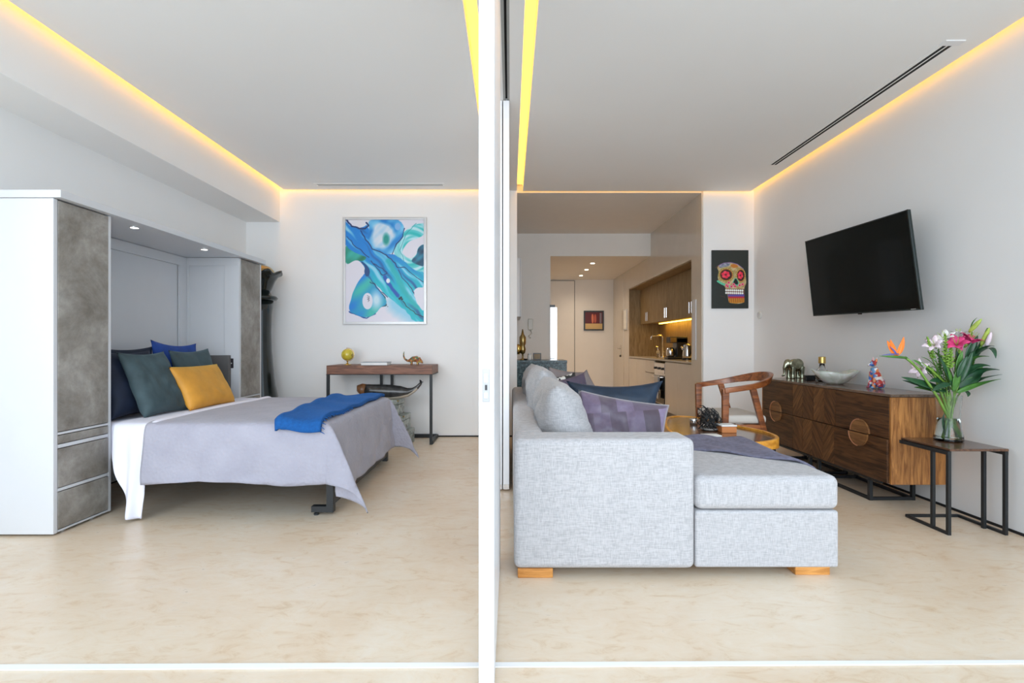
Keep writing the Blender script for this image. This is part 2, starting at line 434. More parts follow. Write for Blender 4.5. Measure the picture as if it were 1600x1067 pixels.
# ---- warm LED strips in the coves
def led(x0, x1, y0, y1, label):
    o = MB().box(x0, x1, y0, y1, ZL - .012, ZL - .002).build('led_strip', 'led_warm', base=((x0 + x1) / 2, (y0 + y1) / 2, ZL - .012))
    props(o, label, 'light')
led(-2.655, -2.596, YF, 5.78, 'warm LED strip in the ceiling cove above the beam over the bed cabinet')
led(-2.64, -.25, 5.79, 5.835, 'warm LED strip along the ceiling above the blue abstract painting')
led(-.241, -.176, YF, 5.78, 'warm LED strip in the bedroom ceiling just left of the partition track')
led(.082, .144, YF, 5.84, 'warm LED strip in the living room ceiling just right of the partition track')
led(.15, 2.78, 5.855, 5.895, 'warm LED strip across the ceiling above the kitchen opening and skull print')
led(2.79, 2.84, YF, 5.84, 'warm LED strip in the ceiling cove along the television wall')

# ---- ceiling air slots
v1 = thing('air_vent', 'long twin-slot linear air vent in the ceiling near the television wall', 'vent', (2.6, 4.0, ZC))
MB().box(2.545, 2.571, 3.0, 4.99, ZC - .003, ZC).build('frame', 'ceiling_white', v1)
MB().box(2.594, 2.603, 3.0, 4.99, ZC - .003, ZC).build('frame', 'ceiling_white', v1)
MB().box(2.626, 2.66, 2.97, 4.99, ZC - .003, ZC).build('frame', 'ceiling_white', v1)
MB().box(2.545, 2.66, 2.95, 3.0, ZC - .006, ZC).build('end_cap', 'panel_white', v1)
MB().box(2.571, 2.594, 3.0, 4.99, ZC - .0025, ZC).build('slot', 'black_gap', v1)
MB().box(2.603, 2.626, 3.0, 4.99, ZC - .0025, ZC).build('slot', 'black_gap', v1)
v2 = thing('air_vent', 'narrow grey slot air vent in the bedroom ceiling above the abstract painting', 'vent', (-1.4, 5.6, ZC))
MB().box(-2.16, -.73, 5.56, 5.59, ZC - .003, ZC).build('frame', 'ceiling_white', v2)
MB().box(-2.16, -.73, 5.645, 5.675, ZC - .003, ZC).build('frame', 'ceiling_white', v2)
MB().box(-2.14, -.75, 5.59, 5.612, ZC - .002, ZC).build('slot', 'track_grey', v2)
MB().box(-2.14, -.75, 5.612, 5.622, ZC - .003, ZC).build('slat', 'ceiling_white', v2)
MB().box(-2.14, -.75, 5.622, 5.645, ZC - .002, ZC).build('slot', 'track_grey', v2)

# ================================================================= BED CABINET
bc = thing('bed_cabinet', 'white fold-down bed cabinet with grey concrete-look doors along the left wall', 'cabinet', (-2.8, 3.9, 0))
CXF = -2.525
def cb(name, x0, x1, y0, y1, z0, z1, mat='lacquer_white', par=bc, bev=.002, lab=None):
    o = MB().box(x0, x1, y0, y1, z0, z1).build(name, mat, par, bevel=bev, bseg=1)
    if lab: o['label'] = lab
    return o
cb('side_panel', XL + .002, CXF, 2.795, 2.822, .012, 1.873)
cb('side_panel', XL + .002, CXF, 3.178, 3.20, .012, 1.873)
cb('side_panel', XL + .002, CXF, 4.72, 4.745, .012, 1.873)
cb('side_panel', XL + .002, CXF, 5.105, 5.13, .012, 1.873)
cb('back_panel', XL + .002, XL + .012, 3.20, 4.62, .012, 1.80)
cb('back_panel', XL + .002, XL + .012, 2.822, 3.178, .012, 1.87)
cb('back_panel', XL + .002, XL + .012, 4.745, 5.105, .012, 1.87)
cb('top_board', XL + .002, -2.48, 2.79, 5.14, 1.875, 1.918)
cb('valance', XL + .012, XL + .035, 3.20, 4.72, 1.79, 1.873)
cb('stile', XL + .012, XL + .035, 4.62, 4.72, .012, 1.79)
# framed inner face of the far tower
cb('frame_rail', XL + .035, CXF - .005, 4.711, 4.72, 1.80, 1.873)
cb('frame_stile', CXF - .135, CXF, 4.708, 4.72, .012, 1.80)
cb('frame_stile', XL + .035, XL + .06, 4.711, 4.72, .012, 1.80)
# toe feet
for yy in (2.9, 3.1, 4.8, 5.05):
    MB().lathe([(.018, 0), (.018, .012)], (CXF - .04, yy, 0), 10).build('foot', 'chrome', bc)
for y0, y1 in ((2.825, 3.176), (4.748, 5.103)):
    cb('door', CXF - .018, CXF + .002, y0, y1, .575, 1.868, 'concrete_laminate')
    cb('rail_strip', CXF - .016, CXF, y0, y1, .557, .571, 'lacquer_white')
    cb('front_panel', CXF - .018, CXF + .002, y0, y1, .507, .553, 'concrete_laminate')
    cb('rail_strip', CXF - .016, CXF, y0, y1, .482, .503, 'lacquer_white')
    dr = cb('drawer', CXF - .018, CXF + .002, y0, y1, .262, .478, 'concrete_laminate')
    cb('rail_strip', CXF - .016, CXF, y0, y1, .240, .258, 'lacquer_white')
    cb('drawer', CXF - .018, CXF + .002, y0, y1, .030, .236, 'concrete_laminate')
    cb('rail_strip', CXF - .016, CXF, y0, y1, .014, .026, 'lacquer_white')
for yy in (3.50, 4.30):
    dl = MB().lathe([(.032, 0), (.032, -.004), (.026, -.005)], (-2.60, yy, 1.875), 20).build('downlight', 'chrome', bc)
    LOC[dl] = LOC[bc]
    MB().lathe([(.024, -.0045), (.024, -.006)], (-2.60, yy, 1.875), 20).build('lens', 'lamp_disc_cool', dl)
so = cb('socket', -2.61, -2.575, 4.7035, 4.709, .845, .935, 'outlet_black', lab='black socket plate')
LOC[so] = LOC[bc]
MB().lathe([(.006, 0), (.006, .002)], (0, 0, 0), 10, fn=lambda r, z, t: (-2.592 + r * math.cos(t), 4.7035 - z, .89 + r * math.sin(t))).build('outlet', 'frame_silver', so)
hb = cb('headboard', -3.01, -2.84, 3.22, 4.70, .30, .965, 'headboard_grey', lab='dark grey headboard', bev=.01)
LOC[hb] = LOC[bc]
cb('side_wing', -2.84, -2.595, 4.655, 4.70, .30, .965, 'headboard_grey', par=hb)

# ================================================================= BED
bed = thing('bed', 'fold-down double bed on a black steel frame, foot towards the partition', 'bed', (-1.9, 3.85, 0))
MX0, MX1, MY0, MY1, MZ = -2.44, -1.14, 3.12, 4.58, .565
MB().prism([(-2.82, 3.21, .33), (MX0, 3.21, .33), (MX0, MY0, .33), (MX1, MY0, .33), (MX1, MY1, .33), (-2.82, MY1, .33)], (0, 0, MZ - .33)).build('mattress', 'sheet_white', bed, bevel=.04, bseg=4)
MB().box(MX0, MX1 - .02, MY0 + .02, MY1 - .02, .25, .325).build('base_board', 'steel_black', bed)
def bar(m, a, b, s=.02):
    a, b = Vector(a), Vector(b); t = (b - a); L = t.length; t.normalize()
    u = Vector((0, 0, 1)) if abs(t.z) < .9 else Vector((1, 0, 0)); u = (u - t * u.dot(t)).normalized(); v = t.cross(u)
    return m.obox((a + b) / 2, t * (L / 2), u * s, v * s)
fr = MB(); bar(fr, (-1.12, 3.15, .09), (-1.12, 4.55, .09), .022)
bar(fr, (-1.12, 3.14, .045), (-1.12, 3.18, .045), .022)
fr.build('foot_rail', 'steel_black', bed)
for yy in (3.16, 4.54):
    l = MB(); bar(l, (-1.12, yy, .02), (-1.12, yy, .26), .021); l.build('leg', 'steel_black', bed)
    l = MB(); l.box(-1.235, -1.10, yy - .022, yy + .022, .022, .058)
    ft = l.build('foot', 'steel_black', bed)
    MB().lathe([(.016, 0), (.016, .012), (.006, .014), (.006, .024)], (-1.21, yy, 0), 12).build('caster', 'steel_black', ft)
sr = MB(); bar(sr, (-2.50, 4.5, .23), (-1.12, 4.5, .23), .018); sr.build('side_rail', 'steel_black', bed)
sr = MB(); bar(sr, (-2.50, 3.2, .23), (-1.12, 3.2, .23), .018)
sr.build('side_rail', 'steel_black', bed)
lg = MB(); bar(lg, (-2.5, 3.9, .0), (-2.5, 3.9, .25), .02); lg.build('leg', 'steel_black', bed)

# coverlet: flat cloth laid over the mattress, sides and corners hanging
def drape(dx, dy, cx, cy, top, sx, sy):
    """dx, dy overhang beyond corner (cx,cy); sx, sy outward signs"""
    r = math.hypot(dx, dy); th = math.atan2(dy, dx)
    m = math.sin(2 * th) if dx > 0 and dy > 0 else 0
    al = .07 + .34 * m ** 1.5
    rr = .03                                    # rounding at the edge
    h = r * math.sin(al) + rr * (1 - math.exp(-r / rr)) * .6
    d = r * math.cos(al) - rr * .5 * (1 - math.exp(-r / rr))
    kx = math.cos(th) + (.30 * m); ky = math.sin(th) * (1 - (.85 if sy > 0 else .55) * m)
    return cx + sx * h * kx, cy + sy * h * ky, top - max(d, 0)
def cloth_pt(ox, oy, x0, x1, y0, y1, top, wob=1.0):
    """ox, oy position of the flat cloth"""
    dx = max(0, ox - x1); dyn = max(0, y0 - oy); dyf = max(0, oy - y1)
    cx = min(ox, x1); cy = min(max(oy, y0), y1)
    dy = max(dyn, dyf); sy = -1 if dyn > 0 else 1
    if dx == 0 and dy == 0:
        e = min(x1 - ox, oy - y0, y1 - oy)
        z = top + .004 * math.sin(ox * 9 + oy * 4) * min(1, e * 5) - .012 * math.exp(-e / .03)
        return (ox, oy, z)
    X, Y, Z = drape(dx, dy, cx, cy, top - .012, 1, sy)
    d = top - Z
    wv = wob * d * (.045 * math.sin((ox * 8.5 + oy * 7.0)) + .02 * math.sin(ox * 21 - oy * 17 + 1.0))
    if dx > 0 and dy == 0: X += abs(wv) * .8
    elif dy > 0 and dx == 0: Y += sy * abs(wv)
    else: X += abs(wv) * .4; Y += sy * abs(wv) * .4
    return (X, Y, max(Z, .012))
CX0, CX1, CY0, CY1, CT = -2.22, -1.115, 3.09, 4.60, .588
def cov(u, v):
    far = .42; near = .365; foot = .455
    ox = CX0 + (CX1 + foot - CX0) * u; oy = CY0 - near + (CY1 + far - CY0 + near) * v
    if v < .4 and u < .2: ox += 0
    hem = .012 * math.sin(ox * 6)
    return cloth_pt(ox, oy + (hem if v == 0 else 0), CX0 - 1, CX1, CY0, CY1, CT)
o = MB().grid(cov, 110, 150).build('coverlet', 'coverlet_quilt', smooth=True, base=(-1.7, 3.85, .57), thick=.008)
props(o, 'pale lavender-grey quilted coverlet draped over the bed', 'coverlet')
# white sheet, folded out at the head and hanging in a point
def sht(u, v):
    ox = -2.425 + .27 * u
    L = float(np.interp(ox, [-2.6, -2.425, -2.295, -2.225, -2.205, -2.0], [.20, .22, .565, .575, .32, .30]))
    oy = CY0 + .02 - L + (CY1 - CY0 + L - .02) * v
    X, Y, Z = cloth_pt(ox, oy, 9, 9, CY0 + .02, CY1, CT - .004 + .016 * math.exp(-((u - .88) / .09) ** 2), .5)
    if oy < CY0:
        k = (CT - Z) / .5
        X += .02 * k * (1 - u) ; Y -= .022 * k * math.sin(u * 16) + .01 * k
    return (X, Y, Z)
o = MB().grid(sht, 68, 120).build('bed_sheet', 'sheet_white', smooth=True, base=(-2.4, 3.85, .55), thick=.005)
props(o, 'white bed sheet hanging in a long point beside the cabinet drawers', 'sheet')
# blue throw across the foot
def thr(u, v):
    skew = .0
    ox = -1.47 + .33 * u + (.06 - .17 * v) * (1 - u) * 1.0
    oy = CY0 - .085 + (CY1 - CY0 + .08) * v
    if v < .25: ox += -.02 * math.sin(u * 3.1) * (1 - v / .25)
    X, Y, Z = cloth_pt(ox, oy, 9, 9, CY0 - .012, CY1, CT + .022, .3)
    z = Z + .006 * math.sin(v * 23 + u * 5) + .009 * math.sin(u * 7 + v * 3) * .6 + .012 * math.exp(-((u - .08) / .07) ** 2)
    return (X, Y - (.012 if oy < CY0 else 0), z)
tb = MB().grid(thr, 30, 70).build('throw_blanket', 'blue_wool', smooth=True, base=(-1.3, 3.85, .6), thick=.024)
props(tb, 'royal blue folded throw laid across the foot of the bed', 'blanket')
fg = MB()
for k in range(22):
    v = .0 + .018 * k; p = Vector(thr(1.0, v)); a = random.uniform(-.4, .4)
    fg.tube([p, p + Vector((.012, a * .01, -.004)), p + Vector((.026, a * .03, -.012))], [.003, .0025, .0015], 5)
fr_ = fg.build('fringe', 'blue_wool', tb); fr_['kind'] = 'stuff'

# ---- pillows
def pillow(name, mat, label, cat, c, w, h, t, ydir, tilt, roll=0, pinch=.10, group=None, seed=0, n=26, wr=.006):
    """c: centre, ydir: heading of the pillow's width axis (radians from +X), tilt: lean back from vertical"""
    U = Vector((math.cos(ydir), math.sin(ydir), 0)); Nn = Vector((math.sin(ydir), -math.cos(ydir), 0))   # front normal
    V = (Vector((0, 0, 1)) * math.cos(tilt) - Nn * math.sin(tilt)); Nn = (Nn * math.cos(tilt) + Vector((0, 0, 1)) * math.sin(tilt))
    U2 = U * math.cos(roll) + V * math.sin(roll); V2 = V * math.cos(roll) - U * math.sin(roll)
    c = Vector(c); m = MB()
    for s in (1, -1):
        def fn(a, b, s=s):
            u = 2 * a - 1; v = 2 * b - 1
            th = ((1 - u ** 4) * (1 - v ** 4)) ** .6
            th = max(th, 0)
            x = u * (1 - pinch * (1 - v * v)) * w / 2; y = v * (1 - pinch * (1 - u * u)) * h / 2
            q = Vector((u * 2.1 + seed, v * 2.1, s * 1.3))
            wv = mnoise.noise(q * 1.3) * wr * 2 + mnoise.noise(Vector((u * 6 + seed, v * 3 + u * 3, s))) * wr
            sag = 1 - .25 * v
            return c + U2 * x + V2 * y + Nn * s * (th * t / 2 * sag + wv * th)
        m.grid(fn, n, n)
    me = m.build(name, mat, smooth=True, base=(c.x, c.y, c.z - h / 2))
    bm = bmesh.new(); bm.from_mesh(me.data); bmesh.ops.remove_doubles(bm, verts=bm.verts, dist=1e-5)
    bmesh.ops.recalc_face_normals(bm, faces=bm.faces); bm.to_mesh(me.data); bm.free()
    props(me, label, cat, group)
    return me
YD = R(90)      # width along +Y -> front faces +X
pillow('pillow', 'velvet_navy', 'black-navy square pillow beside the near cabinet tower, its corner behind the slate pillow', 'pillow', (-2.60, 3.47, .80), .46, .46, .13, YD - .03, .20, seed=1)
pillow('pillow', 'velvet_navy', 'dark navy pillow with pointed corner at the back against the headboard', 'pillow', (-2.735, 3.62, .80), .56, .50, .11, YD, .10, seed=2)
pillow('pillow', 'velvet_royal', 'royal blue pillow at the back, tallest corner showing above the others', 'pillow', (-2.715, 4.12, .83), .56, .52, .12, YD, .10, roll=-.05, pinch=.14, seed=3)
pillow('pillow', 'velvet_slate', 'slate green velvet pillow standing behind the mustard cushion', 'pillow', (-2.565, 4.15, .80), .52, .47, .12, YD, .28, roll=.02, seed=4)
pillow('pillow', 'velvet_slate', 'large slate green velvet pillow left of the mustard cushion', 'pillow', (-2.475, 3.52, .795), .42, .48, .13, YD - .06, .42, seed=5, wr=.009)
pillow('cushion', 'velvet_mustard', 'mustard yellow rectangular cushion leaning at the front of the bed pillows', 'cushion', (-2.37, 3.92, .745), .60, .35, .12, YD, .45, roll=.0, pinch=.05, seed=6, wr=.004)

# ================================================================= CHESS QUEEN STATUE
q = thing('chess_statue', 'tall glossy black chess queen statue between cabinet and painted wall', 'statue', (-2.72, 5.50, 0))
MB().lathe([(.235, 0), (.235, .06), (.20, .10), (.205, .16), (.18, .22), (.185, .30), (.18, .50), (.155, .62), (.135, .80), (.118, 1.0), (.112, 1.2), (.118, 1.4), (.135, 1.54)], (-2.72, 5.50, 0), 40).build('body', 'black_gloss', q, smooth=True)
MB().lathe([(.13, 1.54), (.165, 1.548), (.18, 1.57), (.165, 1.59), (.12, 1.60), (.105, 1.63)], (-2.72, 5.50, 0), 40).build('collar', 'black_gloss', q, smooth=True)
def crown(r, z, th):
    k = (z - 1.62) / .23
    rr = r * (1 + .06 * k * math.cos(8 * th)); zz = z + .02 * max(0, k) ** 3 * math.cos(8 * th)
    return (rr * math.cos(th), rr * math.sin(th), zz)
MB().lathe([(.09, 1.62), (.115, 1.66), (.15, 1.75), (.185, 1.81), (.225, 1.832), (.222, 1.85), (.17, 1.84), (.14, 1.82)], (-2.72, 5.50, 0), 64, fn=crown).build('crown', 'black_gloss', q, smooth=True)
MB().ball((-2.72, 5.50, 1.83), (.15, .15, .105), 24, 14).build('dome', 'brass_dark', q, smooth=True)
MB().ball((-2.72, 5.50, 1.955), .026, 14, 10).build('finial', 'black_gloss', q, smooth=True)

# ================================================================= CONSOLE DESK
dk = thing('console_desk', 'walnut console desk on thin black steel legs under the abstract painting', 'desk', (-1.4, 5.6, 0))
DX0, DX1, DY0, DY1 = -1.952, -.828, 5.372, 5.815
MB().box(DX0, DX1, DY0, DY1, .75, .842).build('desk_top', 'wood_desk', dk, bevel=.003)
MB().box(DX0 - .002, DX1 + .002, DY0 - .002, DY1, .742, .75).build('under_frame', 'steel_black', dk)
for s, xx, xm in ((0, DX0 + .014, -1.476), (1, DX1 - .014, -1.354)):
    l = MB(); bar(l, (xx, DY0 + .014, 0), (xx, DY0 + .014, .742), .014); l.build('leg', 'steel_black', dk)
    l = MB(); bar(l, (xx, DY0 + .03, .018), (xx, DY1, .018), .018); l.build('floor_rail', 'steel_black', dk)
    l = MB(); bar(l, (xx, DY1 - .02, .020), (xm, DY1 - .02, .020), .020); l.build('back_rail', 'steel_black', dk)
    l = MB(); bar(l, (xm, DY1 - .02, .04), (xm, DY1 - .02, .742), .013); l.build('leg', 'steel_black', dk)
ZD = .842
g = thing('globe', 'small golden yellow desk globe on a brass stand', 'globe', (-1.785, 5.55, ZD))
MB().lathe([(.04, 0), (.04, .006), (.015, .012), (.008, .02), (.007, .045)], (-1.785, 5.55, ZD), 24).build('base', 'brass', g, smooth=True)
MB().ball((-1.785, 5.55, ZD + .112), .066, 28, 18).build('sphere', 'globe_gold', g, smooth=True)
MB().tube([(-1.785 + .072 * math.cos(a), 5.55, ZD + .112 + .072 * math.sin(a)) for a in [R(-100 + 10 * i) for i in range(21)]], .003, 6).build('arc', 'brass', g, smooth=True)
bk = thing('book', 'thin grey hardcover book lying on the console desk', 'book', (-1.46, 5.52, ZD))
MB().box(-1.603, -1.318, 5.42, 5.62, ZD, ZD + .004).build('cover', 'book_cover', bk)
MB().box(-1.603, -1.318, 5.42, 5.62, ZD + .029, ZD + .033).build('cover', 'book_cover', bk)
MB().box(-1.598, -1.320, 5.423, 5.615, ZD + .004, ZD + .029).build('pages', 'paper_white', bk)
def animal(name, mat, label, cat, base, build, vox, scale=1.0, rotz=0.0, parent=None):
    m = MB(); build(m)
    c, s_ = math.cos(rotz), math.sin(rotz)
    m.v = [((x * c - y * s_) * scale, (x * s_ + y * c) * scale, z * scale) for x, y, z in m.v]
    me = m.build(name, mat, parent=parent, base=None, remesh=vox)
    me.location = base
    if label: props(me, label, cat)
    return me
def coati(m):               # body along +X (head right), tail curling up at left
    m.tube([(-.055, 0, .045), (-.02, 0, .062), (.02, 0, .066), (.055, 0, .052), (.078, 0, .035), (.092, 0, .018)], [.018, .030, .034, .026, .015, .006], 14)
    m.tube([(-.045, 0, .045), (-.075, 0, .045), (-.105, 0, .065), (-.118, 0, .095), (-.118, 0, .125), (-.112, 0, .148)], [.016, .013, .011, .009, .007, .004], 10)
    for x in (-.035, .035):
        for y in (-.02, .02): m.tube([(x, y * .7, .045), (x + .004, y, .0)], [.014, .009], 10)
    for y in (-.014, .014): m.ball((.058, y, .078), .009, 10, 6)
animal('animal_figurine', 'alebrije', 'small painted long-tailed animal figurine at the right end of the desk', 'figurine', (-1.05, 5.55, ZD), coati, .004, 1.0)

# ---- whale on stacked tins
YW = 5.42
wh = thing('whale_sculpture', 'dark carved sperm whale sculpture lying on the stacked metal trunks', 'sculpture', (-1.25, YW, .50))
secs = [(559.5, 612, 3), (562, 610, 8), (566, 609, 9.0), (572, 610, 9), (580, 610.5, 9.2), (596, 611.5, 10), (612, 612.5, 10.2), (626, 612.5, 8.6), (638, 612.5, 5.8), (646, 609.5, 3.8), (652, 605, 2.8), (656, 600.5, 2.2), (658.5, 597.5, 1.6)]
pts = [P(a, b, YW) for a, b, c in secs]; rad = [c * 1.1 * YW / F for a, b, c in secs]
MB().tube(pts[3:], rad[3:], 20, up=(0, 0, 1)).build('body', 'whale_body', wh, smooth=True)
MB().tube(pts[:4], rad[:4], 20, up=(0, 0, 1)).build('head', 'whale_head', wh, smooth=True)
MB().tube([p - Vector((0, .012, r * .45)) for p, r in zip(pts[5:11], rad[5:11])], [r * .62 for r in rad[5:11]], 14).build('belly', 'whale_belly', wh, smooth=True)
for dx, dz, sgn in ((655, 593.5, 1), (662.5, 596.5, -1)):
    a = P(658, 598, YW); b = P(dx, dz, YW) + Vector((0, .04 * sgn, 0))
    MB().tube([a, (a + b) / 2 + Vector((0, 0, .004)), b], [.010, .012, .003], 10, flat=.45).build('fluke', 'whale_body', wh, smooth=True)
for yy in (-.05,):
    MB().tube([P(584, 615, YW) + Vector((0, -.04, 0)), P(592, 619, YW) + Vector((0, -.09, -.01))], [.02, .006], 10, flat=.4).build('flipper', 'whale_head', wh, smooth=True)
for k, (x1, w_, z0, z1, y0, dep) in enumerate([(-1.06, .64, 0, .158, 5.28, .30), (-1.10, .56, .158, .322, 5.30, .28), (-1.165, .46, .322, .485, 5.31, .24)]):
    nm = ['bottom and widest', 'middle', 'top and smallest'][k]
    t_ = thing('metal_trunk', 'weathered silver metal trunk, %s of the stack behind the bed' % nm, 'trunk', (x1 - w_ / 2, y0 + dep / 2, z0), R(-4), local=True)
    hh = z1 - z0
    MB().box(-w_ / 2, w_ / 2, -dep / 2, dep / 2, .0, hh * .66).build('body', 'trunk_metal', t_, bevel=.006)
    MB().box(-w_ / 2 - .002, w_ / 2 + .002, -dep / 2 - .002, dep / 2 + .002, hh * .68, hh - .001).build('lid', 'trunk_metal', t_, bevel=.008)
    for xx in (-w_ * .3, w_ * .3):
        MB().box(xx - .016, xx + .016, -dep / 2 - .009, -dep / 2 - .002, hh * .52, hh * .84).build('clasp', 'brass_dark', t_, bevel=.002)
    MB().tube([(-.04, -dep / 2 - .003, hh * .5), (-.035, -dep / 2 - .014, hh * .4), (.035, -dep / 2 - .014, hh * .4), (.04, -dep / 2 - .003, hh * .5)], .005, 6).build('handle', 'brass_dark', t_)
    for sx in (-1, 1):
        for zz in (.002, hh - .018):
            MB().box(sx * w_ / 2 - .012, sx * w_ / 2 + .0045, -dep / 2 - .0045, -dep / 2 + .02, zz, zz + .016).build('corner', 'brass_dark', t_)

# ================================================================= PRINTS (pigment grids)
def poly_sdf(X, Y, poly):
    poly = np.array(poly, float); n = len(poly)
    d = np.full(X.shape, 1e18); inside = np.zeros(X.shape, bool)
    for i in range(n):
        a = poly[i]; b = poly[(i + 1) % n]; e = b - a
        wx = X - a[0]; wy = Y - a[1]
        t = np.clip((wx * e[0] + wy * e[1]) / (e @ e + 1e-9), 0, 1)
        d = np.minimum(d, (wx - e[0] * t) ** 2 + (wy - e[1] * t) ** 2)
        c = ((a[1] > Y) != (b[1] > Y)) & (X < (b[0] - a[0]) * (Y - a[1]) / (b[1] - a[1] + 1e-12) + a[0])
        inside ^= c
    d = np.sqrt(d); return np.where(inside, -d, d)
def line_d(X, Y, pts):
    d = np.full(X.shape, 1e18)
    for a, b in zip(pts[:-1], pts[1:]):
        ex, ey = b[0] - a[0], b[1] - a[1]; wx = X - a[0]; wy = Y - a[1]
        t = np.clip((wx * ex + wy * ey) / (ex * ex + ey * ey + 1e-9), 0, 1)
        d = np.minimum(d, (wx - ex * t) ** 2 + (wy - ey * t) ** 2)
    return np.sqrt(d)
def smooth_poly(p, it=2):
    for _ in range(it):
        q_ = []
        for i in range(len(p)):
            a, b = p[i], p[(i + 1) % len(p)]
            q_ += [(a[0] * .75 + b[0] * .25, a[1] * .75 + b[1] * .25), (a[0] * .25 + b[0] * .75, a[1] * .25 + b[1] * .75)]
        p = q_
    return p
def wn(X, Y, f, s=0):
    return (np.sin(X * f + 1.7 * np.sin(Y * f * .8 + s)) + np.sin(Y * f * 1.3 + 2.1 * np.sin(X * f * .7 + s * 2 + 1)) + .6 * np.sin((X + Y) * f * 2.3 + s * 3)) / 2.6
def lin(c): return [((x / 255) / 12.92 if x <= 10 else (((x / 255) + .055) / 1.055) ** 2.4) for x in c]
class Canvas:
    def __init__(s, x0, y0, x1, y1, nx, ny, bg):
        s.b = (x0, y0, x1, y1); s.nx = nx; s.ny = ny
        xs = x0 + (np.arange(nx) + .5) / nx * (x1 - x0); ys = y0 + (np.arange(ny) + .5) / ny * (y1 - y0)
        s.X, s.Y = np.meshgrid(xs, ys); s.C = np.zeros(s.X.shape + (3,)) + np.array(bg, float)
    def put(s, mask, col):
        col = np.array(col, float) if not isinstance(col, np.ndarray) else col
        s.C = s.C * (1 - mask[..., None]) + col * mask[..., None]
    def poly(s, p, col, soft=3, warp=0, sm=2, inner=0):
        X, Y = s.X, s.Y
        if warp: X = X + warp * wn(s.X, s.Y, .035, 1); Y = Y + warp * wn(s.Y, s.X, .03, 2)
        d = poly_sdf(X, Y, smooth_poly(p, sm) if sm else p)
        s.put(np.clip(.5 - d / soft, 0, 1), col); return d
    def line(s, p, wd, col, soft=2.5, warp=6, a=1.0):
        X = s.X + warp * wn(s.X, s.Y, .04, 3); Y = s.Y + warp * wn(s.Y, s.X, .035, 4)
        s.put(a * np.clip((wd - line_d(X, Y, p)) / soft + .5, 0, 1), col)
    def ell(s, cx, cy, rx, ry, col, soft=.06):
        d = np.sqrt(((s.X - cx) / rx) ** 2 + ((s.Y - cy) / ry) ** 2) - 1
        s.put(np.clip(.5 - d / soft, 0, 1), col)
    def mesh(s, name, parent, x0, x1, z0, z1, y):
        nx, ny = s.nx, s.ny
        gx = np.linspace(x0, x1, nx + 1); gz = np.linspace(z1, z0, ny + 1)
        GX, GZ = np.meshgrid(gx, gz)
        co = np.stack([GX, np.full(GX.shape, y), GZ], -1).reshape(-1, 3)
        off = LOC[parent]; co = co - np.array([off.x, off.y, off.z])
        i = np.arange(ny)[:, None] * (nx + 1) + np.arange(nx)[None, :]
        fs = np.stack([i, i + nx + 1, i + nx + 2, i + 1], -1).reshape(-1, 4)
        me = bpy.data.meshes.new(name)
        me.from_pydata(co.tolist(), [], fs.tolist())
        C = np.clip(s.C, 0, 255) / 255
        C = np.where(C <= .04045, C / 12.92, ((C + .055) / 1.055) ** 2.4).reshape(-1, 3)
        at = me.color_attributes.new('pigment', 'FLOAT_COLOR', 'CORNER')
        A = np.ones((nx * ny, 4, 4)); A[:, :, :3] = C[:, None, :]
        at.data.foreach_set('color', A.ravel().astype(np.float32))
        me.materials.append(M['print_pigment'])
        o = bpy.data.objects.new(name, me); COL.objects.link(o); o.parent = parent
        return o
def mix(a, b, t):
    a = np.array(a, float); b = np.array(b, float)
    return a + (b - a) * np.clip(t, 0, 1)[..., None]

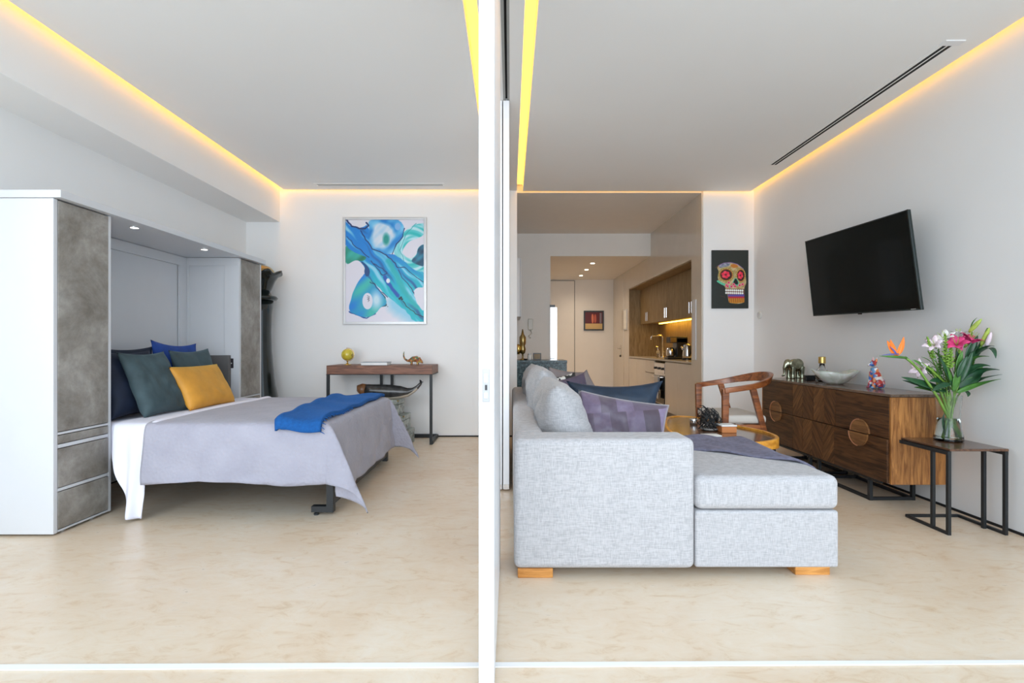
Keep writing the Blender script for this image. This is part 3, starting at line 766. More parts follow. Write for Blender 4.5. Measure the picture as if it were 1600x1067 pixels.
def abstract():
    c = Canvas(218, 130, 860, 970, 190, 248, (228, 224, 234))
    X, Y = c.X, c.Y
    along = (X + Y) / 1.41; perp = (X - Y) / 1.41
    streak = wn(perp + 20 * wn(X, Y, .012, 1), along * .12, .055, 2)
    teal = np.array((12, 186, 200.)); blue = np.array((14, 132, 216.)); light = np.array((150, 214, 240.)); deep = np.array((16, 78, 140.))
    body = mix(blue, teal, (Y - 380) / 300 + .35 * streak)
    body = mix(body, np.broadcast_to(light, body.shape), np.clip(streak * 1.8 - .35, 0, .95))
    body = mix(body, np.broadcast_to(deep, body.shape), np.clip(-streak * 1.5 - .65, 0, .8))
    # faint wash lower right
    c.poly([(540, 800), (620, 740), (700, 800), (860, 900), (860, 980), (740, 980), (600, 900)], np.array((150, 208, 232.)), soft=80, warp=10)
    # right swirl
    sw = mix((40, 190, 190), (190, 232, 240), .5 + .9 * wn(np.hypot(X - 780, Y - 370), X * .2, .09, 1))
    c.poly([(690, 240), (735, 200), (800, 165), (870, 150), (870, 255), (790, 285), (725, 315), (690, 365), (680, 405), (720, 440), (765, 452), (800, 420), (808, 370), (835, 338), (870, 330), (870, 700), (770, 600), (680, 500), (610, 420), (620, 350), (650, 300)], sw, soft=4, warp=4)
    c.poly([(808, 372), (835, 338), (870, 330), (870, 520), (820, 505), (760, 480), (760, 455), (800, 425)], mix((16, 60, 90), (40, 140, 170), .5 + .5 * wn(X, Y, .05)), soft=5)
    # lower-left lobe
    lobe = mix(blue, (60, 190, 180), .45 + .7 * wn(X, Y, .018, 3))
    lobe = mix(lobe, (200, 228, 240), np.clip(1 - np.hypot((X - 470) / 70, (Y - 790) / 110), 0, 1) * 1.3)
    c.poly([(385, 560), (470, 670), (550, 780), (550, 835), (500, 850), (460, 905), (390, 945), (300, 912), (240, 885), (258, 790), (290, 680), (340, 600)], lobe, soft=4, warp=4)
    c.line([(385, 575), (470, 690), (540, 770), (550, 830), (500, 850)], 5, (14, 84, 100))
    c.line([(245, 885), (300, 912), (390, 942), (460, 905)], 5, (20, 70, 150))
    # main diagonal
    c.poly([(210, 120), (245, 170), (300, 195), (360, 190), (400, 150), (430, 300), (470, 370), (560, 400), (640, 425), (720, 490), (790, 545), (870, 560), (870, 690), (800, 690), (772, 715), (790, 780), (870, 880), (870, 985), (800, 985), (700, 870), (560, 750), (450, 650), (380, 580), (365, 500), (330, 470), (290, 460), (210, 380)], body, soft=4, warp=7)
    # upper blob
    ub = mix((20, 128, 208), (120, 200, 238), .5 + .7 * wn(X, Y, .03, 5))
    c.poly([(400, 120), (660, 120), (702, 195), (690, 270), (640, 325), (610, 400), (550, 415), (470, 375), (425, 330), (395, 250), (415, 195)], ub, soft=5, warp=4)
    c.poly([(440, 175), (520, 150), (600, 175), (620, 240), (590, 330), (540, 360), (480, 375), (430, 310), (435, 240)], mix((222, 228, 238), (170, 210, 235), .4 + .6 * wn(X, Y, .05, 6)), soft=30, warp=10)
    c.ell(550, 290, 26, 46, (28, 150, 140), .8)
    c.ell(645, 185, 24, 30, (130, 180, 230), .3)
    # white bay upper left, left green, left white bay
    c.poly([(235, 120), (405, 120), (395, 165), (365, 190), (310, 195), (265, 175)], (230, 226, 234), soft=4, warp=3)
    c.poly([(210, 330), (250, 375), (330, 420), (400, 430), (365, 475), (290, 462), (210, 510)], mix((20, 120, 90), (60, 190, 180), .5 + .5 * wn(X, Y, .03, 2)), soft=6, warp=4)
    c.poly([(210, 505), (285, 470), (335, 480), (372, 520), (375, 570), (330, 620), (295, 690), (210, 990)], (228, 224, 234), soft=4, warp=3)
    # lower left sheet again for lobe edge
    c.poly([(385, 575), (470, 690), (550, 780), (550, 835), (500, 850), (460, 905), (390, 942), (300, 912), (243, 885), (258, 790), (290, 690), (335, 615)], lobe, soft=4, warp=4)
    c.ell(397, 800, 42, 68, (226, 224, 236), .08)
    for k in range(3): c.line([(395, 755 + 14 * k), (412, 765 + 14 * k), (402, 780 + 12 * k)], 1.8, (80, 80, 90), warp=2)
    c.poly([(335, 470), (370, 480), (420, 540), (415, 590), (385, 600), (365, 560), (380, 520)], (14, 70, 130), soft=6, warp=4)
    # accents
    navy = (18, 52, 110)
    for p, wd in (([(225, 130), (262, 180), (330, 200), (380, 205), (405, 180), (385, 150)], 7), ([(340, 220), (400, 310), (440, 370), (520, 400), (590, 450), (650, 520)], 5),
                  ([(230, 270), (300, 350), (360, 395), (410, 440)], 3), ([(650, 540), (680, 600), (760, 700), (815, 805)], 3.5),
                  ([(650, 520), (700, 520), (760, 580), (860, 640)], 3), ([(425, 470), (480, 530), (520, 590), (555, 570), (520, 530), (450, 490)], 3.5),
                  ([(700, 200), (690, 270), (635, 330), (600, 410)], 3.5), ([(420, 640), (500, 710), (560, 770)], 3)):
        c.line(p, wd, navy)
    c.line([(690, 800), (730, 850), (790, 900), (865, 940)], 3, (14, 24, 40))
    c.line([(540, 600), (600, 700), (650, 755)], 14, (20, 84, 176), soft=10)
    c.line([(570, 470), (640, 600), (700, 720), (800, 850)], 22, (26, 176, 178), soft=20, a=.8)
    c.ell(566, 632, 16, 20, (235, 235, 240), .3)
    for px, py in ((672, 770), (680, 785), (660, 780)): c.ell(px, py, 9, 9, (20, 40, 60), .3); 
    c.poly([(780, 705), (870, 690), (870, 900), (815, 840), (785, 770)], (228, 226, 236), soft=5, warp=4)
    c.line([(800, 160), (740, 215), (690, 300), (665, 380), (700, 470)], 3, (30, 150, 160), a=.7)
    c.ell(563, 845, 4, 4, (20, 40, 60), .3)
    return c
pf = thing('painting', 'large framed abstract painting in blue and teal swirls above the desk', 'picture', (-1.44, YB, 1.3))
px0, px1, pz0, pz1 = -1.922, -.962, 1.298, 2.530
for a in (('frame', px0, px0 + .03, pz0, pz1), ('frame', px1 - .03, px1, pz0, pz1), ('frame', px0 + .03, px1 - .03, pz0, pz0 + .03), ('frame', px0 + .03, px1 - .03, pz1 - .03, pz1)):
    MB().box(a[1], a[2], YB - .035, YB - .001, a[3], a[4]).build('frame_bar', 'frame_silver', pf, bevel=.002, bseg=1)
abstract().mesh('canvas', pf, px0 + .03, px1 - .03, pz0 + .03, pz1 - .03, YB - .02)

def skull():
    c = Canvas(113, 105, 663, 990, 132, 212, (30, 38, 35))
    X, Y = c.X, c.Y
    bone = mix((168, 140, 84), (205, 190, 150), .5 + .6 * wn(X, Y, .05, 2))
    head = [(185, 380), (215, 330), (280, 302), (360, 293), (450, 300), (520, 335), (575, 385), (610, 450), (628, 530), (632, 610), (605, 660), (600, 720), (600, 900), (540, 922), (440, 920), (365, 905), (350, 800), (320, 690), (300, 650), (210, 590), (195, 500), (215, 420)]
    c.poly(head, bone, soft=5, sm=1)
    c.poly([(205, 345), (280, 305), (390, 297), (380, 345), (300, 360), (230, 380)], mix((96, 104, 128), (170, 176, 190), .5 + .6 * wn(X, Y, .09)), soft=5)
    c.poly([(395, 320), (470, 315), (520, 350), (440, 385), (390, 345)], (196, 120, 40), soft=5)
    c.line([(200, 345), (290, 300), (400, 292), (500, 322), (580, 385), (618, 470)], 5, (150, 120, 170), warp=2)
    for (cx, cy, rx, ry) in ((325, 480, 118, 108), (548, 490, 74, 112)):
        for s_, col in ((1, (120, 140, 60)), (.93, (188, 150, 84)), (.84, (164, 84, 26)), (.74, (70, 40, 18)), (.66, (28, 20, 16))):
            c.ell(cx, cy, rx * s_, ry * s_, col, .05)
        for k in range(6):
            a = k * math.pi / 3 + .3
            c.ell(cx - 6 + rx * .33 * math.cos(a), cy - 2 + ry * .33 * math.sin(a), rx * .24, ry * .22, (232, 38, 72) if k % 2 else (246, 70, 96), .2)
        c.ell(cx - 6, cy - 2, rx * .16, ry * .15, (120, 10, 40), .3)
        for k in range(18):
            a = k * math.pi / 9
            c.ell(cx + rx * .885 * math.cos(a), cy + ry * .885 * math.sin(a), 6, 6, (226, 190, 110), .4)
    c.poly([(470, 505), (528, 600), (505, 655), (470, 640), (432, 652), (415, 600)], (96, 190, 160), soft=4, sm=1)
    c.poly([(470, 522), (512, 600), (495, 635), (470, 620), (440, 635), (430, 600)], (14, 14, 14), soft=4, sm=1)
    c.line([(200, 580), (260, 615), (330, 640), (400, 668)], 16, (90, 196, 160), warp=3)
    for px_, py_ in ((330, 640), (365, 600), (405, 660), (440, 625), (350, 655), (530, 640), (575, 625), (460, 655)):
        c.ell(px_, py_, 21, 21, (236, 120, 150), .2); c.ell(px_, py_, 10, 10, (180, 16, 60), .3)
    c.poly([(310, 695), (600, 695), (600, 780), (350, 785)], (120, 80, 70), soft=4, sm=0)
    for k in range(9):
        for yy in (715, 756):
            c.ell(325 + 31 * k, yy + k * .8, 14, 17, (240, 244, 240), .2)
    c.poly([(350, 782), (600, 776), (600, 815), (355, 815)], (92, 74, 160), soft=4, sm=0)
    c.poly([(355, 812), (600, 812), (600, 840), (360, 842)], (190, 34, 60), soft=4, sm=0)
    c.poly([(360, 838), (602, 836), (600, 900), (480, 918), (370, 905)], (206, 136, 30), soft=4, sm=0)
    for k in range(8): c.line([(385 + 28 * k, 840), (380 + 28 * k, 900)], 4, (110, 50, 20), warp=2)
    c.line([(235, 800), (310, 822)], 4, (90, 50, 40), warp=0, a=.7)
    c.line([(170, 370), (200, 345)], 9, (110, 60, 40), warp=0, a=.6)
    return c
sk = thing('skull_print', 'black canvas print of a decorated colourful skull beside the kitchen opening', 'picture', (2.55, YR, 1.49))
MB().box(2.347, 2.772, YR - .022, YR - .001, 1.486, 2.163).build('canvas_block', 'black_plastic', sk, bevel=.001, bseg=1)
skull().mesh('print', sk, 2.349, 2.770, 1.488, 2.161, YR - .0232)
# red picture in the hall
rp = thing('hall_picture', 'small dark-framed red picture of two pale figures on the hall end wall', 'picture', (1.82, 11, 1.4))
def redpic():
    c = Canvas(0, 0, 100, 100, 40, 40, (92, 10, 16))
    c.poly([(36, 12), (48, 10), (50, 40), (48, 66), (38, 66)], (214, 120, 84), soft=4)
    c.poly([(52, 14), (64, 12), (66, 50), (60, 66), (52, 60)], (190, 90, 64), soft=4)
    c.poly([(0, 68), (100, 68), (100, 100), (0, 100)], (206, 172, 112), soft=1, sm=0)
    c.poly([(84, 5), (96, 5), (96, 66), (84, 66)], (130, 120, 130), soft=2, sm=0)
    return c
for a in ((1.60, 2.035, 1.375, 1.405), (1.60, 2.035, 1.775, 1.805), (1.60, 1.63, 1.405, 1.775), (2.005, 2.035, 1.405, 1.775)):
    MB().box(a[0], a[1], 10.97, 10.999, a[2], a[3]).build('frame_bar', 'black_plastic', rp)
redpic().mesh('print', rp, 1.63, 2.005, 1.405, 1.775, 10.985)

# ================================================================= HALL AND KITCHEN
struct('door_5', MB().box(.62, 1.395, 10.985, 11.0, .005, 2.45), 'wall_hall')
struct('trim_6', MB().box(1.397, 1.409, 10.984, 11.0, 0, 2.46), 'plinth_grey')
struct('trim_7', MB().box(.60, 1.397, 10.984, 11.0, 2.452, 2.462), 'plinth_grey')
d4 = struct('door_4', MB().box(XK - .010, XK - .004, 10.0, 10.9, .005, 2.35), 'lacquer_beige')
dh = MB().box(XK - .016, XK - .010, 10.20, 10.25, .86, 1.05).build('handle_plate', 'chrome', d4, bevel=.004); LOC[dh] = Vector((0, 0, 0))
MB().tube([(XK - .016, 10.225, .99), (XK - .06, 10.225, .99), (XK - .06, 10.34, .985)], .010, 8).build('lever', 'chrome', dh, smooth=True)
MB().ball((XK - .02, 10.225, .84), .022, 12, 8).build('lock', 'black_plastic', dh)
nf = thing('wall_notice', 'small white framed notice on the beige wall beside the entrance door', 'notice', (XK, 9.82, 1.35))
MB().box(XK - .018, XK - .005, 9.70, 9.96, 1.35, 1.75).build('frame', 'frame_silver', nf, bevel=.003)
MB().box(XK - .020, XK - .018, 9.725, 9.935, 1.375, 1.725).build('sheet', 'paper_white', nf)
for k, (xx, yy) in enumerate(((1.43, 8.76), (1.435, 9.5), (1.445, 10.3))):
    d = thing('downlight', 'recessed round ceiling downlight in the hall, %s of three' % ['nearest the kitchen beam', 'middle', 'farthest'][k], 'light', (xx, yy, ZS))
    MB().lathe([(.055, 0), (.055, -.004), (.040, -.006)], (xx, yy, ZS), 20).build('rim', 'chrome', d)
    MB().lathe([(.036, -.005), (.036, -.008)], (xx, yy, ZS), 20).build('lens', 'lamp_disc', d)
    l = bpy.data.lights.new('hall_lamp', 'SPOT'); l.energy = 26; l.color = (1, .80, .58); l.spot_size = R(150); l.spot_blend = 1; l.shadow_soft_size = .04
    lo = bpy.data.objects.new('hall_lamp', l); COL.objects.link(lo); lo.location = (xx, yy, ZS - .02)
# intercom
ic = thing('intercom', 'cream intercom handset hanging on the kitchen wall above the granite bar', 'intercom', (.33, 8.08, 1.2))
MB().box(.285, .365, 8.045, 8.079, 1.30, 1.48).build('handset', 'plastic_cream', ic, bevel=.015, bseg=3)
MB().tube([(.33, 8.06, 1.30), (.35, 8.05, 1.25), (.30, 8.05, 1.20), (.33, 8.05, 1.17)], .010, 8).build('cord', 'plastic_cream', ic, smooth=True)
# upright mirror strip
mp_ = thing('mirror_strip', 'tall narrow bright mirror strip with black clip at the hall corner', 'mirror', (.68, 8.10, .75))
MB().box(.643, .745, 8.055, 8.075, .78, 1.66).build('glass', 'chrome', mp_)
MB().box(.635, .715, 8.045, 8.075, 1.66, 1.70).build('clip', 'black_plastic', mp_)
# wall cabinet at left
wc = thing('kitchen_cupboard', 'plain white wall cupboard edge at the left of the kitchen opening', 'cabinet', (0, 7.3, 1.45))
MB().box(-.149, .135, 6.9, 7.9, 1.445, 2.25).build('body', 'lacquer_white', wc, bevel=.002, bseg=1)
MB().box(.137, .15, 6.9, 7.39, 1.445, 2.25).build('door', 'lacquer_white', wc, bevel=.002, bseg=1)
MB().box(.137, .15, 7.41, 7.9, 1.445, 2.25).build('door', 'lacquer_white', wc, bevel=.002, bseg=1)
# granite bar
gb = thing('granite_bar', 'dark teal speckled granite bar counter in front of the kitchen wall', 'counter', (.3, 7.2, 0))
MB().box(-.148, .78, 6.9, 7.5, .81, .85).build('counter_top', 'granite_teal', gb, bevel=.003)
MB().box(-.148, .775, 6.905, 6.945, 0, .81).build('front_panel', 'granite_teal', gb)
MB().box(-.148, .76, 6.945, 7.48, .02, .81).build('carcass', 'lacquer_beige', gb)
bl = thing('brass_ornament', 'tall brass bottle-shaped ornament at the left end of the granite bar', 'ornament', (.175, 7.05, .85))
MB().lathe([(.045, 0), (.045, .012), (.012, .02), (.012, .08), (.035, .10), (.045, .15), (.032, .20), (.045, .23), (.045, .32), (.02, .36), (.006, .43)], (.175, 7.05, .85), 20).build('body', 'brass_dark', bl, smooth=True)
MB().lathe([(.02, 0), (.03, .06), (.03, .12), (.012, .14)], (.115, 7.03, .93), 16).build('side_cup', 'brass', bl, smooth=True)
MB().tube([(.115, 7.03, 1.0), (.145, 7.04, .96), (.17, 7.05, .95)], .007, 8).build('arm', 'brass_dark', bl)
pfr = thing('photo_frame', 'small dark photo frame standing on the granite bar', 'frame', (.38, 7.1, .85))
MB().obox((.38, 7.1, .90), (.056, 0, 0), (0, .008, 0), (0, 0, .048)).build('frame', 'black_plastic', pfr, bevel=.002)
MB().obox((.38, 7.091, .90), (.042, 0, 0), (0, .001, 0), (0, 0, .034)).build('picture', 'wood_kitchen', pfr)
jr = thing('jar', 'small white lidded jar beside the dark photo frame on the bar', 'jar', (.275, 7.1, .85))
MB().lathe([(.028, 0), (.034, .02), (.034, .06), (.026, .075)], (.275, 7.1, .85), 18).build('body', 'paper_white', jr, smooth=True)
MB().lathe([(.028, .075), (.028, .088), (.006, .095)], (.275, 7.1, .85), 18).build('lid', 'lacquer_white', jr, smooth=True)
dsh = MB().lathe([(.012, 0), (.026, .012), (.028, .022), (.022, .016)], (.215, 6.98, .85), 18).build('small_bowl', 'black_plastic', smooth=True, base=(.215, 6.98, .85))
props(dsh, 'tiny black bowl near the brass ornament on the bar', 'bowl')

# base cabinets with drawers, oven
kb = thing('kitchen_base_unit', 'glossy beige kitchen base cabinets below the stone worktop', 'cabinet', (2.5, 7.9, 0))
MB().box(XK + .02, XR - .01, YA0, 7.34, .10, .82).build('carcass', 'wood_kitchen', kb)
MB().box(XK + .02, XR - .01, 7.885, YA1, .10, .82).build('carcass', 'wood_kitchen', kb)
MB().box(XK + .05, XR - .01, YA0, YA1, .0, .10).build('plinth', 'plinth_grey', kb)
segs = [(6.25, 6.79), (6.795, 7.34), (7.885, 8.42), (8.425, 8.98), (8.985, 9.55)]
for i, (a, b) in enumerate(segs):
    if i == 2:
        for z0, z1 in ((.62, .815), (.36, .612), (.105, .352)):
            MB().box(XK, XK + .02, a, b, z0, z1).build('drawer', 'lacquer_beige', kb, bevel=.002, bseg=1)
    else:
        MB().box(XK, XK + .02, a, b, .105, .815).build('door', 'lacquer_beige', kb, bevel=.002, bseg=1)
ov = thing('oven', 'built-in steel oven with a dish towel on its handle', 'oven', (2.3, 7.6, .18))
MB().box(XK + .0, XK + .02, 7.345, 7.88, .18, .79).build('frame', 'chrome', ov, bevel=.003)
MB().box(XK - .008, XK, 7.355, 7.87, .19, .60).build('door', 'tv_screen', ov, bevel=.003)
MB().box(XK - .006, XK, 7.355, 7.87, .64, .78).build('control_panel', 'chrome', ov, bevel=.003)
for yy in (7.43, 7.61, 7.80):
    MB().tube([(XK - .006, yy, .71), (XK - .03, yy, .71)], .018, 14).build('knob', 'steel_black', ov)
MB().tube([(XK - .008, 7.40, .585), (XK - .045, 7.40, .585), (XK - .045, 7.82, .585), (XK - .008, 7.82, .585)], .008, 8).build('handle', 'chrome', ov)
tw = thing('dish_towel', 'pale grey dish towel hanging from the oven handle', 'towel', (XK - .05, 7.6, .3))
MB().grid(lambda u, v: (XK - .054 - .006 * math.sin(u * 14), 7.50 + .20 * u, .60 - .34 * v), 16, 8).build('front_fold', 'frame_silver', tw, thick=.004, smooth=True)
MB().grid(lambda u, v: (XK - .034 - .003 * math.sin(u * 12), 7.50 + .20 * u, .60 - .22 * v), 16, 8).build('back_fold', 'frame_silver', tw, thick=.004, smooth=True)
wt = MB().box(XK - .012, XR - .006, YA0, YA1, .825, .85).build('worktop', 'plinth_grey', base=(2.5, 7.9, .825), bevel=.002, bseg=1)
M_w = plain('worktop_stone', (.48, .44, .38), .2); wt.data.materials[0] = M_w
props(wt, 'pale stone worktop running the length of the kitchen alcove', 'worktop')
struct('wall_alcove', MB().box(XR - .04, XR - .005, YA0, YA1, .85, ZA), 'wood_kitchen')
struct('wall_alcove', MB().box(XK, XR - .04, YA1 - .02, YA1, .85, ZA), 'wood_kitchen')
struct('wall_alcove', MB().box(XK, XR - .04, YA0, YA0 + .015, .85, ZA), 'wood_kitchen')
struct('wall_alcove', MB().box(XK, XR - .04, YA0, YA1, ZA - .02, ZA), 'wood_kitchen')
uc = thing('kitchen_wall_units', 'row of wood-fronted wall cupboards with chrome handles inside the kitchen alcove', 'cabinet', (2.6, 7.9, 1.45))
MB().box(2.475, XR - .041, YA0 + .02, YA1 - .025, 1.452, ZA - .022).build('carcass', 'wood_kitchen', uc)
ys = [9.53 - i * .545 for i in range(7)]
for i in range(6):
    y1, y0 = ys[i], ys[i + 1]
    d = MB().box(2.455, 2.475, y0 + .002, y1 - .002, 1.445, ZA - .024).build('door', 'wood_kitchen', uc, bevel=.0015, bseg=1)
    yh = (y0 + .045) if i % 2 == 0 else (y1 - .045)
    MB().tube([(2.455, yh, 1.49), (2.425, yh, 1.49), (2.425, yh, 1.64), (2.455, yh, 1.64)], .009, 8).build('handle', 'chrome', d)
ul = MB().box(2.68, 2.72, 6.3, 9.1, 1.438, 1.450).build('led_strip', 'led_under', base=(2.7, 7.7, 1.438))
props(ul, 'golden LED strip under the kitchen wall cupboards', 'light')
# worktop items
fa = thing('kitchen_tap', 'chrome gooseneck tap on the kitchen worktop', 'tap', (2.60, 8.6, .85))
MB().tube([(2.60, 8.6, .85), (2.60, 8.6, 1.18), (2.585, 8.6, 1.215), (2.54, 8.6, 1.225), (2.42, 8.6, 1.215), (2.40, 8.6, 1.19), (2.40, 8.6, 1.15)], .014, 10).build('spout', 'chrome', fa, smooth=True)
MB().lathe([(.03, 0), (.03, .01), (.018, .02)], (2.60, 8.6, .85), 16).build('base', 'chrome', fa)
MB().tube([(2.60, 8.58, .93), (2.60, 8.53, .95)], .007, 8).build('lever', 'chrome', fa)
sb = thing('soap_bottle', 'clear soap bottle with a pump beside the tap', 'bottle', (2.47, 8.45, .85))
MB().lathe([(.03, 0), (.034, .01), (.034, .10), (.014, .13)], (2.47, 8.45, .85), 18).build('body', 'glass_bottle', sb, smooth=True)
MB().tube([(2.47, 8.45, .98), (2.47, 8.45, 1.03), (2.44, 8.45, 1.035)], .006, 8).build('pump', 'chrome', sb)
cf = thing('coffee_maker', 'black drip coffee maker with a glass jug on the worktop', 'coffee maker', (2.48, 7.5, .85))
MB().box(2.31, 2.60, 7.40, 7.58, .85, .88).build('base', 'black_plastic', cf, bevel=.006)
MB().box(2.44, 2.60, 7.40, 7.58, .88, 1.16).build('tank', 'black_plastic', cf, bevel=.006)
MB().box(2.34, 2.60, 7.40, 7.58, 1.09, 1.18).build('head', 'steel_black', cf, bevel=.01)
MB().lathe([(.05, 0), (.062, .03), (.062, .10), (.045, .14)], (2.375, 7.49, .881), 20).build('jug', 'chrome', cf, smooth=True)
MB().box(2.345, 2.435, 7.394, 7.40, 1.10, 1.17).build('badge_panel', 'chrome', cf)
ke = thing('kettle', 'steel electric kettle beside the coffee maker', 'kettle', (2.50, 7.12, .85))
MB().lathe([(.075, 0), (.075, .02)], (2.50, 7.12, .85), 24).build('base', 'black_plastic', ke)
MB().lathe([(.07, .021), (.072, .06), (.058, .18), (.05, .21), (.02, .225)], (2.50, 7.12, .85), 24).build('body', 'chrome', ke, smooth=True)
MB().tube([(2.50, 7.07, 1.05), (2.50, 7.02, 1.05), (2.50, 7.01, .95), (2.50, 7.06, .90)], .011, 8).build('handle', 'black_plastic', ke, smooth=True)
MB().tube([(2.44, 7.13, 1.0), (2.41, 7.13, 1.04)], [.02, .01], 8).build('spout', 'chrome', ke)

# ================================================================= SOFA
sf = thing('sofa', 'light grey linen corner sofa with a chaise and wooden feet', 'sofa', (.7, 3.6, 0))
def rb(name, x0, x1, y0, y1, z0, z1, mat='sofa_linen', bev=.03, seg=4, par=sf, lab=None):
    o = MB().box(x0, x1, y0, y1, z0, z1).build(name, mat, par, bevel=bev, bseg=seg)
    if lab: o['label'] = lab
    return o
rb('arm', .018, .838, 2.285, 2.50, .044, .635, bev=.03, seg=5)
rb('backrest', .02, .17, 2.505, 5.2, .046, .632, bev=.04)
rb('arm', .02, .93, 5.0, 5.22, .046, .60, bev=.04)
rb('chaise_base', .845, 1.50, 2.305, 3.16, .044, .303, bev=.012)
rb('chaise_base', .175, .843, 2.505, 3.16, .044, .303, bev=.012)
rb('seat_cushion', .845, 1.505, 2.30, 3.17, .306, .462, bev=.035, seg=5)
rb('seat_cushion', .175, .843, 2.505, 3.17, .306, .458, bev=.03, seg=5)
rb('seat_base', .175, .92, 3.17, 5.0, .05, .30, bev=.015)
rb('seat_cushion', .175, .94, 3.18, 4.08, .303, .455, bev=.035, seg=5)
rb('seat_cushion', .175, .94, 4.09, 4.99, .303, .455, bev=.035, seg=5)
for x0, x1, y0 in ((.035, .195, 2.30), (1.315, 1.475, 2.33), (.035, .195, 5.05), (.74, .90, 5.05), (1.33, 1.48, 3.05)):
    rb('foot', x0, x1, y0, y0 + .09, .0, .044, 'wood_leg', .003, 2)
def bcush(c, w, h, t, tilt, seed, lab=None):
    o = pillow('back_cushion', 'cushion_linen', None, None, c, w, h, t, YD, tilt, pinch=.02, seed=seed, wr=.014, n=30)
    del_ = [k for k in ('label', 'category') if k in o]
    for k in del_: del o[k]
    o.parent = sf; o.location = Vector(o.location) - Vector(sf.location)
bcush((.285, 2.94, .655), .84, .42, .27, .30, 11)
bcush((.25, 3.72, .68), .78, .45, .25, .16, 12)
bcush((.24, 4.50, .67), .82, .43, .24, .16, 13)
# scatter cushions on the sofa
XD = 0.0
pillow('cushion', 'cushion_mauve', 'shiny mauve and plum patchwork cushion behind the sofa arm', 'cushion', (.59, 2.72, .60), .50, .37, .15, XD - .02, .30, roll=-.17, pinch=.07, seed=21, wr=.01)
pillow('cushion', 'velvet_teal', 'dark teal velvet cushion with pointed corners behind the mauve cushion', 'cushion', (.645, 3.08, .655), .60, .38, .14, XD, .22, roll=.0, pinch=.20, seed=22)
pillow('cushion', 'cushion_plum', 'dark plum satin cushion squeezed left of the teal cushion', 'cushion', (.44, 3.62, .66), .36, .36, .12, XD + .5, .25, roll=.15, seed=23)
pillow('cushion', 'zebra', 'black and white patterned cushion between the grey back cushions', 'cushion', (.43, 4.0, .66), .34, .34, .10, XD + .6, .25, roll=.1, seed=24)
pillow('cushion', 'cushion_brown', 'grey-brown cushion at the far end of the sofa, nearer the granite bar side', 'cushion', (.50, 4.66, .66), .34, .36, .11, XD + .2, .2, roll=-.16, seed=25)
pillow('cushion', 'cushion_brown', 'grey-brown cushion at the far end of the sofa with a raised corner', 'cushion', (.64, 4.50, .63), .32, .32, .11, XD + .2, .25, roll=.50, seed=26)
# throw over the chaise
def cthr(u, v):
    nearY = 2.96 - .50 * u ** 1.3
    ox = .86 + .70 * u; oy = nearY + (3.19 - nearY) * v
    x = min(ox, 1.505); d = ox - x
    z = .472 - d * 1.0 + .006 * math.sin(u * 17 + v * 6) + .02 * math.exp(-((v - .95) / .12) ** 2) * math.exp(-((u - .35) / .35) ** 2)
    if ox > 1.46: z -= .02 * (min(ox, 1.505) - 1.46) / .045; 
    return (x + min(d, .012) * 1.0, oy, z)
o = MB().grid(cthr, 40, 24).build('throw_blanket', 'grey_wool', smooth=True, base=(1.2, 2.9, .46), thick=.012)
props(o, 'slate purple throw spread over the far side of the chaise', 'blanket')

# ================================================================= COFFEE TABLE
ctb = thing('coffee_table', 'pebble-shaped wooden coffee table with a raised orange rim behind the chaise', 'table', (1.51, 3.94, 0))
TP = [(1.15, 3.62), (1.18, 3.40), (1.38, 3.31), (1.65, 3.32), (1.86, 3.44), (1.90, 3.70), (1.80, 3.98), (1.715, 4.18), (1.71, 4.45), (1.60, 4.60), (1.42, 4.56), (1.31, 4.30), (1.20, 3.95)]
for _ in range(3):
    TP = [q_ for i in range(len(TP)) for q_ in ((TP[i][0] * .75 + TP[(i + 1) % len(TP)][0] * .25, TP[i][1] * .75 + TP[(i + 1) % len(TP)][1] * .25), (TP[i][0] * .25 + TP[(i + 1) % len(TP)][0] * .75, TP[i][1] * .25 + TP[(i + 1) % len(TP)][1] * .75))]
def oval(t, k=1.0):
    i = int(round(t / (2 * math.pi) * len(TP))) % len(TP)
    x, y = TP[i]; dx, dy = TP[(i + 1) % len(TP)][0] - TP[i - 1][0], TP[(i + 1) % len(TP)][1] - TP[i - 1][1]
    L = math.hypot(dx, dy); o_ = (1 - k) * .36
    return x - dy / L * o_, y + dx / L * o_
NT = len(TP)
rim = MB(); vs = []
for i in range(NT):
    t = 2 * math.pi * i / NT
    xo, yo = oval(t); xi, yi = oval(t, .93)
    dip = .022 * math.cos(2 * (t - R(-40))) 
    zb = .355 - dip * .6; zt = .425 + dip * .25
    vs += [(xo, yo, zb), (xo, yo, zt), (xi, yi, zt), (xi, yi, zb)]
fs = [(i * 4 + k, ((i + 1) % NT) * 4 + k, ((i + 1) % NT) * 4 + (k + 1) % 4, i * 4 + (k + 1) % 4) for i in range(NT) for k in range(4)]
rim.add(vs, fs).build('rim', 'wood_table_rim', ctb, bevel=.006)
MB().prism([(*oval(2 * math.pi * i / NT, .935), .385) for i in range(NT)], (0, 0, .028)).build('table_top', 'wood_table_top', ctb)
for dx, dy in ((-.18, -.35), (.18, -.35), (-.18, .35), (.18, .35)):
    MB().tube([(1.52 + dx, 3.95 + dy, .385), (1.52 + dx * 1.3, 3.95 + dy * 1.15, 0)], [.028, .016], 12).build('leg', 'wood_table_rim', ctb, smooth=True)
ZT2 = .413
def T2(px, py): Y = (H - ZT2) * F / (py - CY); return Vector(((px - CX) * Y / F, Y, ZT2))
